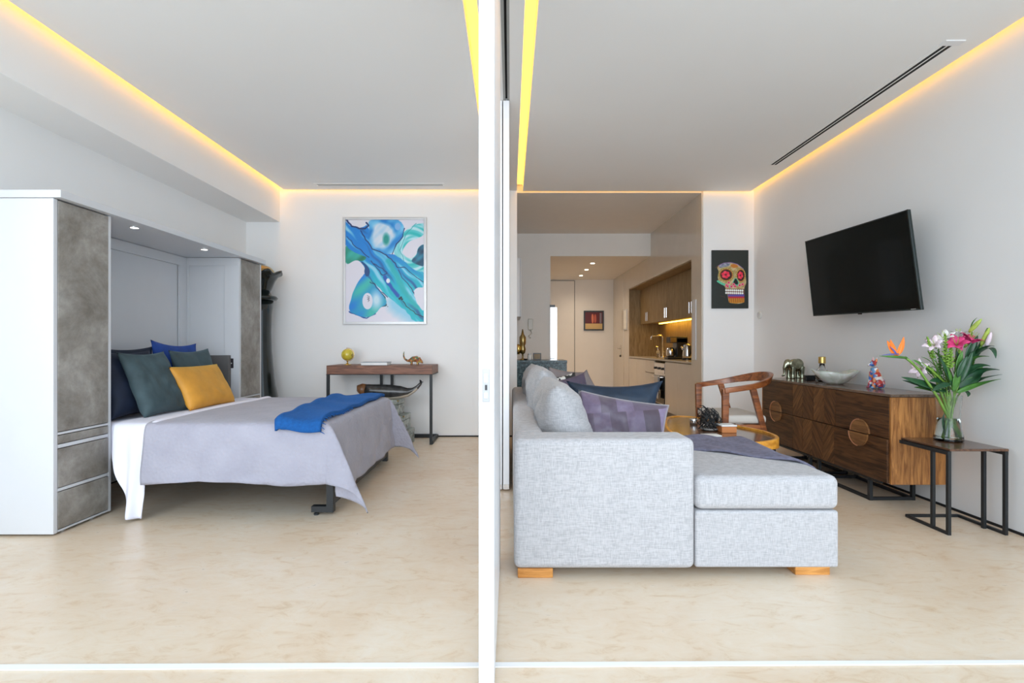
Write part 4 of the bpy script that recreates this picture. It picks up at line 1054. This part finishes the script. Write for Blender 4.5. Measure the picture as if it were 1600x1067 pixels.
# wire nest
p = T2(1108, 672)
p = p + Vector((0, 0, .002))
ws = thing('wire_sculpture', 'tangled dark wire nest sculpture on the coffee table', 'sculpture', p)
m = MB(); random.seed(3)
for k in range(46):
    a = random.uniform(0, 6.28); r0 = random.uniform(.03, .08); z0 = random.uniform(.01, .13)
    pts_ = []
    for j in range(9):
        t = a + j * .33
        rr = r0 + .02 * math.sin(j * 1.1 + k)
        pts_.append(p + Vector((rr * math.cos(t), rr * math.sin(t), max(.006, z0 + .05 * math.sin(j * .6 + k * 1.3)))))
    m.tube(pts_, .0028, 5)
m.build('wire_tangle', 'steel_black', ws, smooth=True)
MB().lathe([(.05, 0), (.065, .004), (.07, .02), (.062, .01)], p, 24).build('dish', 'plinth_grey', ws, smooth=True)
p = T2(1084, 663)
o = MB().lathe([(.030, 0), (.032, .02), (.031, .045), (.027, .05), (.024, .045)], p, 24).build('tealight_cup', 'chrome', smooth=True, base=p)
props(o, 'small silver cup left of the wire sculpture on the coffee table', 'cup')
p = T2(1136, 675)
tbx = thing('trinket_box', 'small orange box with a white lid on the coffee table', 'box', p)
MB().box(p.x - .055, p.x + .055, p.y - .04, p.y + .06, ZT2, ZT2 + .045).build('body', 'terra', tbx, bevel=.004)
MB().box(p.x - .058, p.x + .058, p.y - .043, p.y + .063, ZT2 + .046, ZT2 + .058).build('lid', 'paper_white', tbx, bevel=.004)
p = T2(1111, 681)
o = MB().obox(p + Vector((0, 0, .005)), (.06, .006, 0), (-.004, .04, 0), (0, 0, .004)).build('card_stack', 'paper_white', base=p)
props(o, 'small white card lying in front of the wire sculpture', 'card')

# ================================================================= ARMCHAIR
ch = thing('armchair', 'curved-back reddish wooden armchair with a cream seat beside the sideboard', 'chair', (2.0, 4.4, 0))
# seat centre (1.99,4.42); front faces -X
def crest():
    pts_ = []
    for i in range(29):
        t = i / 28; a = R(-100 + 200 * t)
        x = 1.93 + .30 * math.cos(a); y = 4.42 + .285 * math.sin(a)
        pts_.append((x, y, a))
    return pts_
cr = MB(); L = [];
A0 = Vector((1.755, 4.14, .685)); A1 = Vector((1.745, 4.72, .685))
path = [A0, Vector((1.85, 4.13, .70))]
for i in range(21):
    a = R(-85 + 170 * i / 20)
    path.append(Vector((1.95 + .29 * math.cos(a), 4.43 + .30 * math.sin(a), .715 + .07 * math.cos(a) ** 1.2)))
path += [Vector((1.85, 4.735, .70)), A1]
# flattened rail: taller at the back
n = len(path); vs = []
for i, pt in enumerate(path):
    t = (path[min(i + 1, n - 1)] - path[max(i - 1, 0)]).normalized(); nn = Vector((t.y, -t.x, 0)).normalized()
    k = math.sin(math.pi * i / (n - 1)); hh = .022 + .020 * k ** 2; th = .020 - .006 * k
    lean = nn * .015 * k
    vs += [pt - nn * th - Vector((0, 0, hh)) - lean, pt + nn * th - Vector((0, 0, hh)) - lean, pt + nn * th + Vector((0, 0, hh)) + lean, pt - nn * th + Vector((0, 0, hh)) + lean]
fs = [(i * 4 + k, i * 4 + (k + 1) % 4, (i + 1) * 4 + (k + 1) % 4, (i + 1) * 4 + k) for i in range(n - 1) for k in range(4)] + [(3, 2, 1, 0), ((n - 1) * 4, (n - 1) * 4 + 1, (n - 1) * 4 + 2, (n - 1) * 4 + 3)]
cr.add(vs, fs).build('arm_rail', 'wood_chair', ch, bevel=.006, smooth=True)
def leg4(a, b, s0, s1):
    a, b = Vector(a), Vector(b)
    def sq(c, s): return [c + Vector((-s[0], -s[1], 0)), c + Vector((s[0], -s[1], 0)), c + Vector((s[0], s[1], 0)), c + Vector((-s[0], s[1], 0))]
    return MB().add(sq(a, s0) + sq(b, s1), [(0, 1, 2, 3), (7, 6, 5, 4), (0, 4, 5, 1), (1, 5, 6, 2), (2, 6, 7, 3), (3, 7, 4, 0)]).build('leg', 'wood_chair', ch, bevel=.004)
leg4((1.765, 4.145, .70), (1.765, 4.16, 0), (.028, .018), (.018, .015))
leg4((1.755, 4.715, .70), (1.755, 4.70, 0), (.028, .018), (.018, .015))
leg4((1.99, 4.145, .70), (2.19, 4.18, 0), (.026, .016), (.018, .015))
leg4((1.97, 4.735, .70), (2.17, 4.70, 0), (.026, .016), (.018, .015))
MB().box(1.76, 2.10, 4.150, 4.172, .355, .405).build('seat_rail', 'wood_chair', ch, bevel=.003)
MB().box(1.76, 2.10, 4.695, 4.717, .355, .405).build('seat_rail', 'wood_chair', ch, bevel=.003)
MB().box(1.755, 1.777, 4.172, 4.695, .355, .405).build('seat_rail', 'wood_chair', ch, bevel=.003)
MB().box(2.07, 2.092, 4.172, 4.695, .355, .405).build('seat_rail', 'wood_chair', ch, bevel=.003)
MB().box(1.735, 2.12, 4.165, 4.70, .408, .48).build('seat_cushion', 'seat_linen', ch, bevel=.03, bseg=5)

# ================================================================= SIDEBOARD
sd = thing('sideboard', 'long dark walnut sideboard with chevron fronts and round handles on a black frame', 'sideboard', (2.6, 4.1, 0))
SX, SXB, SY0, SY1, SZ0, SZ1 = 2.452, 2.815, 3.253, 4.925, .16, .742
MB().box(SX + .02, SXB, SY0 + .02, SY1 - .02, SZ0 + .005, SZ1 - .022).build('carcass', 'wood_walnut', sd)
MB().box(SX + .002, SXB, SY0, SY0 + .02, SZ0, SZ1 - .02).build('side_panel', 'wood_walnut_end', sd, bevel=.002, bseg=1)
MB().box(SX + .002, SXB, SY1 - .02, SY1, SZ0, SZ1 - .02).build('side_panel', 'wood_walnut_end', sd, bevel=.002, bseg=1)
MB().box(SX - .004, SXB + .002, SY0 - .003, SY1 + .003, SZ1 - .018, SZ1).build('top', 'wood_top', sd, bevel=.002, bseg=1)
def disc_half(cy, cz, r, up):
    sgn = 1 if up else -1
    n = 20; pts_ = [(SX - .012, cy + r * math.cos(math.pi * i / n), cz + sgn * (.003 + (r - .003) * math.sin(math.pi * i / n))) for i in range(n + 1)]
    return pts_
for uy0, uy1, cy, chev_lo in ((SY0 + .022, 4.087, 3.535, 3.81), (4.093, SY1 - .022, 4.655, 4.385)):
    for zi, (z0, z1) in enumerate(((SZ0 + .004, .4475), (.4525, SZ1 - .021))):
        out = .012 if (zi == 0 and uy0 < 4) else 0
        if uy0 < 4: pl = (uy0, chev_lo - .001); cv = (chev_lo + .001, uy1)
        else: pl = (chev_lo + .001, uy1); cv = (uy0, chev_lo - .001)
        d = MB().box(SX - out, SX + .018, pl[0], pl[1], z0, z1).build('drawer_front', 'wood_walnut', sd, bevel=.0012, bseg=1)
        LOC[d] = LOC[sd]
        mid = (cv[0] + cv[1]) / 2
        a_, b_ = ('wood_chev_a', 'wood_chev_b') if zi else ('wood_chev_b', 'wood_chev_a')
        MB().box(SX - out, SX + .018, cv[0], mid - .0007, z0, z1).build('veneer_strip', a_, d, bevel=.0008, bseg=1)
        MB().box(SX - out, SX + .018, mid + .0007, cv[1], z0, z1).build('veneer_strip', b_, d, bevel=.0008, bseg=1)
        pts_ = disc_half(cy, .45, .092, zi == 1)
        MB().prism([Vector(p_) - Vector((out, 0, 0)) for p_ in pts_], (.012, 0, 0)).build('handle', 'wood_handle', d)
        arc = [Vector(p_) + Vector((-out - .001, 0, 0)) for p_ in pts_[:11]]
        MB().tube(arc, .0035, 6).build('handle_edge', 'copper_edge', d)
fm = [((SX + .015, 3.46), (SX + .015, 4.02)), ((SX + .015, 4.16), (SX + .015, 4.74))]
for y0, y1 in ((3.46, 4.03), (4.15, 4.72)):
    for xx in (SX + .012, SXB - .06):
        l = MB(); bar(l, (xx, y0, .011), (xx, y1, .011), .010); l.build('floor_rail', 'steel_black', sd)
        for yy in (y0, y1):
            l = MB(); bar(l, (xx, yy, 0), (xx, yy, SZ0), .011); l.build('leg', 'steel_black', sd)
    for yy in (y0, y1):
        l = MB(); bar(l, (SX + .012, yy, .011), (SXB - .06, yy, .011), .010); l.build('floor_rail', 'steel_black', sd)
for xx in (SX + .012, SXB - .06):
    l = MB(); bar(l, (xx, SY0 + .1, SZ0 - .01), (xx, SY1 - .1, SZ0 - .01), .009); l.build('top_rail', 'steel_black', sd)
# --- things on it
def SB(px, py, z=SZ1): Y = (H - z) * F / (py - CY); return Vector(((px - CX) * Y / F, Y, z))
def elephant(m):            # faces -X
    m.ball((.0, 0, .125), (.072, .045, .058), 20, 14)
    m.ball((.035, 0, .13), (.05, .044, .055), 20, 14)
    m.ball((-.075, 0, .14), (.036, .032, .042), 18, 12)
    m.tube([(-.095, 0, .14), (-.112, 0, .10), (-.112, 0, .055), (-.118, 0, .028), (-.132, 0, .025), (-.14, 0, .038)], [.020, .016, .012, .010, .009, .007], 12)
    for x in (-.045, .055):
        for y in (-.026, .026): m.tube([(x, y, .11), (x, y, .04), (x, y, 0)], [.026, .020, .023], 14)
    for y in (-1, 1):
        m.ball((-.055, y * .038, .135), (.028, .008, .036), 14, 10)
        m.tube([(-.098, y * .014, .12), (-.12, y * .018, .095)], [.006, .003], 8)
    m.tube([(.08, 0, .15), (.092, 0, .11), (.09, 0, .07)], [.007, .005, .004], 8)
e = SB(1240, 591); animal('elephant_figurine', 'pewter', 'mirror-finished green-grey elephant figurine on the sideboard', 'figurine', (e.x, e.y - .02, SZ1), elephant, .005, 1.02, R(12))
e = SB(1267, 594.5)
bx = thing('black_box', 'small black rectangular box beside the elephant', 'box', (e.x, e.y, SZ1))
MB().box(e.x - .055, e.x + .055, e.y - .025, e.y + .025, SZ1, SZ1 + .032).build('body', 'black_plastic', bx, bevel=.005)
MB().box(e.x - .056, e.x + .056, e.y - .026, e.y + .026, SZ1 + .033, SZ1 + .048).build('lid', 'black_plastic', bx, bevel=.005)
e = Vector((2.715, 4.40, SZ1))
bo = thing('decanter', 'clear glass decanter with a gold cylindrical stopper behind the onyx bowl', 'bottle', e)
MB().lathe([(.045, 0), (.052, .01), (.052, .07), (.040, .10), (.022, .125), (.020, .155), (.014, .155), (.014, .125), (.03, .10), (.044, .07), (.044, .012), (.001, .010)], e, 28).build('body', 'glass_bottle', bo, smooth=True)
MB().lathe([(.026, .158), (.028, .162), (.028, .212), (.026, .216)], e, 24).build('stopper', 'brass', bo, smooth=False)
e = SB(1311, 601); e = Vector((2.635, e.y + .05, SZ1))
def bowlf(r, z, th):
    k = r / .19
    zz = z + .012 * k ** 3 * math.cos(2 * th + .3) + .007 * k ** 2 * math.sin(5 * th)
    return (r * math.cos(th) * .96, r * math.sin(th) * .72, zz)
o = MB().lathe([(.055, .002), (.06, .0), (.10, .022), (.145, .06), (.188, .105), (.178, .108), (.135, .068), (.09, .032), (.02, .012)], e, 56, fn=bowlf).build('onyx_bowl', 'onyx', smooth=True, base=e)
props(o, 'wide wavy-edged white and green onyx bowl on the sideboard', 'bowl')
def cat(m):                 # sitting, faces -X
    m.ball((.02, 0, .045), (.045, .038, .045), 18, 12)
    m.tube([(.015, 0, .04), (.0, 0, .10), (-.012, 0, .155)], [.042, .034, .022], 18)
    m.ball((-.022, 0, .182), (.026, .022, .022), 16, 10)
    m.tube([(-.035, 0, .178), (-.062, 0, .170)], [.014, .008], 10)
    for y in (-1, 1):
        m.tube([(-.010, y * .014, .195), (-.002, y * .018, .232)], [.011, .002], 8)
        m.tube([(-.018, y * .016, .12), (-.03, y * .018, .05), (-.035, y * .018, .008)], [.015, .011, .012], 10)
        m.ball((-.042, y * .018, .009), (.018, .012, .009), 10, 6)
        m.ball((.015, y * .032, .03), (.034, .014, .028), 12, 8)
    m.tube([(.06, 0, .02), (.078, .01, .035), (.082, .012, .065)], [.011, .010, .006], 8)
e = SB(1368, 607); animal('cat_figurine', 'cat_mosaic', 'seated cat figurine in red, blue and white mosaic on the sideboard', 'figurine', (e.x, e.y, SZ1), cat, .0035, 1.0, R(8))

# ================================================================= TELEVISION
s_ = 4.5 / 4.1
TL, TR_, BR, BL = [Vector(v) * s_ + Vector((0, 0, H)) for v in ((2.393, 4.1, .841), (2.399, 3.051, .819), (2.428, 2.987, .208), (2.422, 4.036, .23))]
c = (TL + TR_ + BR + BL) / 4
uu = ((TR_ - TL) + (BR - BL)) / 4; vv = ((TL - BL) + (TR_ - BR)) / 4
nn = uu.cross(vv).normalized()
if nn.x > 0: nn = -nn
tv = thing('television', 'black flat-screen television on the right wall, tilted downward', 'television', c - vv)
MB().obox(c - nn * .012, uu, vv, nn * .010).build('housing', 'tv_bezel', tv, bevel=.004)
MB().obox(c - nn * .001, uu * .985, vv * .972, nn * .0015).build('screen', 'tv_screen', tv)
for k, (a_, b_, wx, wy) in enumerate(((0, 1, 1, .010), (0, -1, 1, .014), (1, 0, .006, 1), (-1, 0, .006, 1))):
    MB().obox(c + uu * a_ * .994 + vv * b_ * .985, uu * (wx if wx == 1 else wx), vv * (wy if wy == 1 else wy), nn * .002).build('bezel', 'tv_bezel', tv)
MB().obox(c + uu * .90 - vv * .975, uu * .035, vv * .006, nn * .003).build('badge', 'frame_silver', tv)
MB().obox(c - vv * 1.01 + nn * -.005, uu * .025, vv * .012, nn * .006).build('sensor', 'black_plastic', tv)
cw = Vector((XR - .012, c.y, c.z))
MB().obox(cw, (.011, 0, 0), (0, .12, 0), (0, 0, .16)).build('wall_bracket', 'steel_black', tv)
l = MB(); bar(l, cw, c - nn * .034, .022); l.build('mount_arm', 'steel_black', tv)
MB().obox(c - nn * .042, uu * .4, vv * .5, nn * .010).build('rear_housing', 'black_plastic', tv, bevel=.004)
# thermostat
th_ = thing('thermostat', 'small round white thermostat on the wall right of the skull print', 'thermostat', (XR, 5.75, 1.40))
MB().lathe([(.042, 0), (.042, .014), (.034, .022)], (0, 0, 0), 28, fn=lambda r, z, t: (XR - z, 5.75 + r * math.cos(t), 1.40 + r * math.sin(t))).build('body', 'plastic_cream', th_, smooth=False)
MB().lathe([(.024, .021), (.024, .026)], (0, 0, 0), 24, fn=lambda r, z, t: (XR - z, 5.75 + r * math.cos(t), 1.40 + r * math.sin(t))).build('dial', 'frame_silver', th_)

# ================================================================= SIDE TABLE, VASE, FLOWERS
stb = thing('side_table', 'small square side table with dark wood top and black steel frame', 'table', (2.61, 3.0, 0))
tx0, tx1, ty0, ty1, tz = 2.440, 2.775, 2.815, 3.165, .482
MB().box(tx0 + .006, tx1, ty0 - .004, ty1, tz - .014, tz).build('table_top', 'wood_sidetable', stb, bevel=.002, bseg=1)
l = MB(); bar(l, (tx0 + .006, ty0, tz - .025), (tx0 + .006, ty1, tz - .025), .010); l.build('top_rail', 'steel_black', stb)
l = MB(); bar(l, (tx1 - .01, ty0, tz - .025), (tx1 - .01, ty1, tz - .025), .010); l.build('top_rail', 'steel_black', stb)
for xx, yy in ((tx0 + .008, ty0 + .008), (tx0 + .006, 2.925), (tx1 - .035, 2.925), (tx1 - .010, ty0 + .008)):
    l = MB(); bar(l, (xx, yy, 0), (xx, yy, tz - .015), .0085); l.build('leg', 'steel_black', stb)
for a_, b_ in (((tx0 + .006, ty0), (tx0 + .006, 3.12)), ((tx0 + .006, 3.12), (tx1 - .01, 3.12)), ((tx1 - .01, 3.12), (tx1 - .01, ty0))):
    l = MB(); bar(l, (*a_, .008), (*b_, .008), .0078); l.build('floor_rail', 'steel_black', stb)
VX, VY = 2.652, 3.06
vs_ = thing('glass_vase', 'clear glass vase with flared foot holding the flowers on the side table', 'vase', (VX, VY, tz))
outer = [(.062, 0), (.074, .006), (.072, .03), (.062, .08), (.058, .14), (.060, .20), (.066, .275)]
inner = [(.062, .275), (.0565, .20), (.0545, .14), (.0585, .08), (.066, .03), (.064, .014), (.001, .012)]
MB().lathe(outer + inner, (VX, VY, tz), 72).build('glass', 'glass_clear', vs_)
MB().lathe([(.0635, .0145), (.0655, .03), (.058, .08), (.0545, .135), (.001, .136)], (VX, VY, tz), 40).build('water', 'glass_water', vs_, smooth=True)
fl = thing('bouquet', 'mixed bouquet of pink lilies, green leaves and one bird of paradise', 'flowers', (VX, VY, tz + .03))
def F3(px, py, dy=0):
    Y = VY + dy
    if (px - CX) * Y / F > 2.79: Y = 2.79 * F / (px - CX)
    return P(px, py, Y)
def bez(a, b, c, n=12):
    a, b, c = Vector(a), Vector(b), Vector(c)
    return [a * (1 - t) ** 2 + b * 2 * t * (1 - t) + c * t * t for t in [i / n for i in range(n + 1)]]
def stem(pts_, r=.0045, mat='stem_green', name='stem'):
    return MB().tube(pts_, r, 8).build(name, mat, fl, smooth=True)
def leaf(a, b, c, wd, mat='leaf_mid', name='leaf', up=(0, -.7, .7), fold=.25, cup=0.0, n=12, par=None):
    pts_ = bez(a, b, c, n); vs = []; up = Vector(up).normalized()
    for i, p_ in enumerate(pts_):
        t = (pts_[min(i + 1, n)] - pts_[max(i - 1, 0)]).normalized(); sdv = t.cross(up).normalized(); nr = sdv.cross(t)
        k = math.sin(math.pi * min(1, (i / n) ** .75 * .985 + .012)) ** .8; ww = wd * k
        for j in (-1, -.5, 0, .5, 1): vs.append(p_ + sdv * ww * j + nr * abs(j) * ww * fold)
    fs = [(i * 5 + j, i * 5 + j + 1, (i + 1) * 5 + j + 1, (i + 1) * 5 + j) for i in range(n) for j in range(4)]
    return MB().add(vs, fs).build(name, mat, par or fl, smooth=True, thick=.0012, fix=False)
# stems crossing in the vase
foot = [(1470, 684, -.02), (1476, 686, .01), (1482, 684, -.03), (1490, 685, .02), (1494, 683, -.01), (1498 - 3, 682, 0)]
def lim(v):
    d = Vector((v.x - VX, v.y - VY)); k = .05
    if d.length > k: d *= k / d.length
    return Vector((VX + d.x, VY + d.y, max(v.z, tz + .02)))
def st(fi, mid, top, dy=0, r=.0045, mat='stem_green'):
    a = lim(F3(*foot[fi])); m_ = F3(mid[0], mid[1], dy * .3); t_ = F3(top[0], top[1], dy)
    pts_ = [a, a.lerp(m_, .5), m_] + bez(m_, m_.lerp(t_, .5) + Vector((0, 0, .01)), t_, 8)[1:]
    return stem(pts_, r, mat)
st(5, (1472, 618), (1455, 575), -.03, .0075)
# bird of paradise stalk: long diagonal
stem([lim(F3(1496, 683)), F3(1483, 655, -.02), F3(1466, 622, -.04), F3(1450, 598, -.05), F3(1436, 578, -.05), F3(1424, 566, -.06), F3(1414, 558, -.06)], [.0075, .0075, .0075, .0075, .007, .007, .0075])
MB().tube([F3(1416, 559, -.06), F3(1402, 557.5, -.06), F3(1388, 557, -.07), F3(1374, 556, -.08)], [.010, .012, .008, .002], 10, flat=.7).build('spathe', 'leaf_mid', fl, smooth=True)
MB().tube([F3(1404, 553, -.07), F3(1390, 553.5, -.08), F3(1378, 555, -.09)], [.004, .004, .001], 8).build('spathe_tip', 'bird_blue', fl, smooth=True)
for tx, ty, w_ in ((1386, 532, .018), (1391, 530, .014), (1412, 526, .016), (1409, 532, .013)):
    b0 = F3(1401, 556, -.06); e0 = F3(tx, ty, -.07)
    leaf(b0, b0.lerp(e0, .55) + Vector(((-.008 if tx < 1400 else .008), 0, -.006)), e0, w_, 'bird_orange', 'orange_petal', up=(0, -1, .1), fold=.35)
leaf(F3(1401, 554, -.06), F3(1398, 548, -.07), F3(1390, 541, -.08), .005, 'bird_blue', 'blue_petal', up=(0, -1, 0))
# main stems upward
st(0, (1489, 625), (1500, 580), .0); st(1, (1484, 620), (1480, 560), .02); st(2, (1492, 618), (1512, 560), -.02)
st(3, (1486, 622), (1470, 555), .03); st(4, (1478, 620), (1462, 570), .0); st(0, (1495, 622), (1520, 585), .03, .004)
st(1, (1490, 620), (1495, 540), -.01, .004); st(2, (1484, 622), (1450, 548), .02, .0035)
st(3, (1480, 618), (1476, 540), -.03, .004)
stem([F3(1500, 585), F3(1512, 555, -.01), F3(1519, 530, -.01), F3(1518, 518, -.01)])
stem([F3(1505, 580), F3(1520, 560, .01), F3(1534, 540, .0)])
def lily(cpx, cpy, dy, rad, mat, tilt=(0, -.5, .6), n=6, open_=1.0, name='lily_flower', rot=0):
    c0 = F3(cpx, cpy, dy); ax = Vector(tilt).normalized()
    a1 = ax.cross(Vector((1, 0, .01))).normalized(); a2 = ax.cross(a1)
    fo = MB().tube([c0 - ax * .03, c0 - ax * .005], [.004, .010], 8).build(name, 'leaf_bright', fl, smooth=True); LOC[fo] = LOC[fl]
    for k in range(n):
        th = 2 * math.pi * k / n + rot; d = a1 * math.cos(th) + a2 * math.sin(th)
        leaf(c0 - ax * .01, c0 + d * rad * .35 * open_ + ax * rad * .75, c0 + d * rad * open_ + ax * rad * (.35 + .2 * (k % 2)), rad * .30, mat, 'petal', up=-ax * .3 + d * .9, fold=.15, par=fo)
    for k in range(4):
        th = 2 * math.pi * k / 4 + .4; d = a1 * math.cos(th) + a2 * math.sin(th)
        e0 = c0 + ax * rad * .9 + d * rad * .25
        MB().tube([c0, e0], .0012, 5).build('stamen', 'bud_green', fo)
    return fo
lily(1512, 536, -.02, .085, 'flower_pink', (.25, -.35, .8), rot=.3, open_=.8)
lily(1495, 540, -.05, .072, 'flower_pink', (-.5, -.5, .6), rot=.9, open_=.9)
lily(1478, 533, .02, .075, 'flower_white', (-.5, -.1, .7), rot=.1)
lily(1497, 526, .05, .055, 'flower_white', (.1, .1, .9), rot=.6)
lily(1460, 540, .0, .058, 'flower_pale', (-.7, -.4, .5), rot=.2)
lily(1440, 577, .01, .062, 'flower_pale', (-.8, -.3, .2), rot=.5)
def bud(a, b, r, mat='bud_green'):
    a, b = Vector(a), Vector(b)
    pts_ = [a.lerp(b, t) for t in (0, .15, .4, .7, .9, 1)]
    return MB().tube(pts_, [r * .4, r * .8, r, r * .85, r * .5, r * .12], 12).build('bud', mat, fl, smooth=True)
bud(F3(1514, 519, -.01), F3(1534, 498, -.01), .013)
bud(F3(1533, 540, 0), F3(1546, 512, 0), .013)
bud(F3(1541, 541, .01), F3(1549, 519, .01), .012, 'flower_pale')
bud(F3(1537, 535, -.03), F3(1543, 512, -.02), .009, 'leaf_mid')
leaf(F3(1517, 520), F3(1514, 506), F3(1527, 496), .004, 'leaf_mid')
# broad leaves
LV = [((1488, 610, .02), (1450, 575, .0), (1426, 562, -.02), .020, 'leaf_mid'), ((1482, 612, 0), (1440, 600, -.05), (1408, 589, -.08), .020, 'leaf_dark'),
      ((1480, 614, .02), (1446, 604, 0), (1410, 594, -.02), .014, 'leaf_dark'), ((1484, 616, 0), (1450, 606, .02), (1428, 605, .03), .012, 'leaf_mid'),
      ((1484, 612, 0), (1470, 590, -.03), (1452, 596, -.07), .018, 'leaf_dark'), ((1495, 610, 0), (1530, 575, -.03), (1562, 578, -.05), .026, 'leaf_dark'),
      ((1495, 612, .02), (1530, 590, .0), (1566, 585, .0), .013, 'leaf_dark'), ((1494, 614, -.02), (1520, 602, -.04), (1564, 592, -.06), .012, 'leaf_mid'),
      ((1500, 592, 0), (1515, 588, -.03), (1537, 571, -.04), .015, 'leaf_mid'), ((1508, 575, 0), (1520, 555, -.02), (1546, 557, -.03), .015, 'leaf_mid'),
      ((1524, 556, 0), (1552, 530, -.02), (1556, 560, -.04), .016, 'leaf_dark'), ((1515, 560, .02), (1540, 538, 0), (1554, 541, -.02), .013, 'leaf_dark'),
      ((1510, 565, -.02), (1516, 545, -.04), (1528, 524, -.03), .017, 'leaf_dark'), ((1497, 600, -.02), (1494, 570, -.06), (1504, 548, -.07), .017, 'leaf_mid'),
      ((1502, 590, 0), (1498, 562, -.05), (1494, 548, -.05), .014, 'leaf_dark'), ((1497, 612, .0), (1516, 610, -.04), (1512, 620, -.07), .012, 'leaf_dark'),
      ((1490, 612, -.03), (1494, 590, -.06), (1498, 574, -.06), .016, 'leaf_mid'), ((1488, 612, -.03), (1486, 590, -.06), (1478, 570, -.06), .011, 'leaf_mid'),
      ((1497, 596, .03), (1508, 575, .03), (1524, 562, .02), .012, 'leaf_dark'), ((1487, 608, -.01), (1460, 582, -.04), (1440, 566, -.05), .008, 'leaf_bright')]
LV += [((1500, 598, -.03), (1512, 570, -.05), (1520, 548, -.05), .014, 'leaf_dark'), ((1490, 605, -.04), (1478, 580, -.07), (1468, 556, -.06), .012, 'leaf_dark'),
       ((1505, 585, -.02), (1525, 568, -.06), (1548, 572, -.08), .015, 'leaf_dark'), ((1492, 600, .03), (1474, 560, .03), (1458, 548, .03), .011, 'leaf_mid'),
       ((1518, 560, -.02), (1530, 548, -.04), (1534, 530, -.04), .013, 'leaf_dark'), ((1496, 590, -.06), (1502, 570, -.08), (1512, 556, -.08), .012, 'leaf_dark'),
       ((1486, 600, -.05), (1470, 600, -.08), (1456, 612, -.09), .012, 'leaf_dark')]
for a_, b_, c_, w_, m_ in LV:
    leaf(F3(*a_), F3(*b_), F3(*c_), w_ * 1.4, m_, up=(0, -.75, .6))
# feathery green spikes
random.seed(11)
def spike(a, b, dy, wd, mat='leaf_bright', n=34):
    a = F3(*a, dy); b = F3(*b, dy); m = MB(); d = (b - a)
    m.tube([a, b], .003, 6)
    for i in range(n):
        t = i / n; p_ = a + d * t; th = i * 2.4
        k = wd * (1.05 - t * .75)
        q_ = p_ + Vector((math.cos(th) * k, math.sin(th) * k * .8, k * .45))
        m.tube([p_, p_.lerp(q_, .5) + Vector((0, 0, .003)), q_], [.003, .006, .0015], 5)
    return m.build('flower_spike', mat, fl, smooth=True)
spike((1478, 572), (1477, 522), -.04, .030); spike((1484, 575), (1486, 540), -.05, .028); spike((1494, 570), (1500, 545), -.03, .022)
spike((1458, 560), (1449, 527), .0, .020); spike((1470, 585), (1466, 545), .01, .018, 'leaf_mid', 24)
m = MB()
for k in range(26):
    a = F3(random.uniform(1462, 1492), random.uniform(575, 605), random.uniform(-.03, .04)); b = a + Vector((random.uniform(-.13, .06), random.uniform(-.03, .03), random.uniform(.03, .13)))
    m.tube(bez(a, (a + b) / 2 + Vector((0, 0, .03)), b, 5), [.0022] * 5 + [.0008], 4)
sp_ = m.build('fern_sprays', 'leaf_mid', fl, smooth=True); sp_['kind'] = 'stuff'
# small white fillers in the vase
leaf(F3(1478, 680, -.02), F3(1470, 660, -.03), F3(1476, 645, -.02), .010, 'leaf_dark')

# fallen leaf on the floor
o = MB().grid(lambda u, v: (-2.03 + .03 * u * 1 + .0, 1.955 + .02 * (v - .5) * math.sin(math.pi * (u * .96 + .02)) * 1.3, .004 + .006 * math.sin(u * 3)), 8, 4).build('dry_leaf', 'leaf_brown', base=(-2.0, 1.95, .0), thick=.001)
props(o, 'tiny dry brown leaf on the open floor at left', 'leaf')

# ---------------------------------------------------------------- groups for repeats
for o in list(COL.objects):
    if o.parent is None and 'label' in o:
        k = o.name.split('.')[0]
        gname = {'pillow': 'pillows along the head of the bed', 'led_strip': 'warm LED strips in the ceiling coves', 'downlight': 'ceiling downlights in the hall',
                 'metal_trunk': 'stacked metal trunks under the whale'}.get(k)
        if k == 'led_strip' and 'golden' in o['label']: gname = None
        if k == 'cushion' and 'mustard' not in o['label']: gname = 'scatter cushions on the sofa'
        if gname: o['group'] = gname
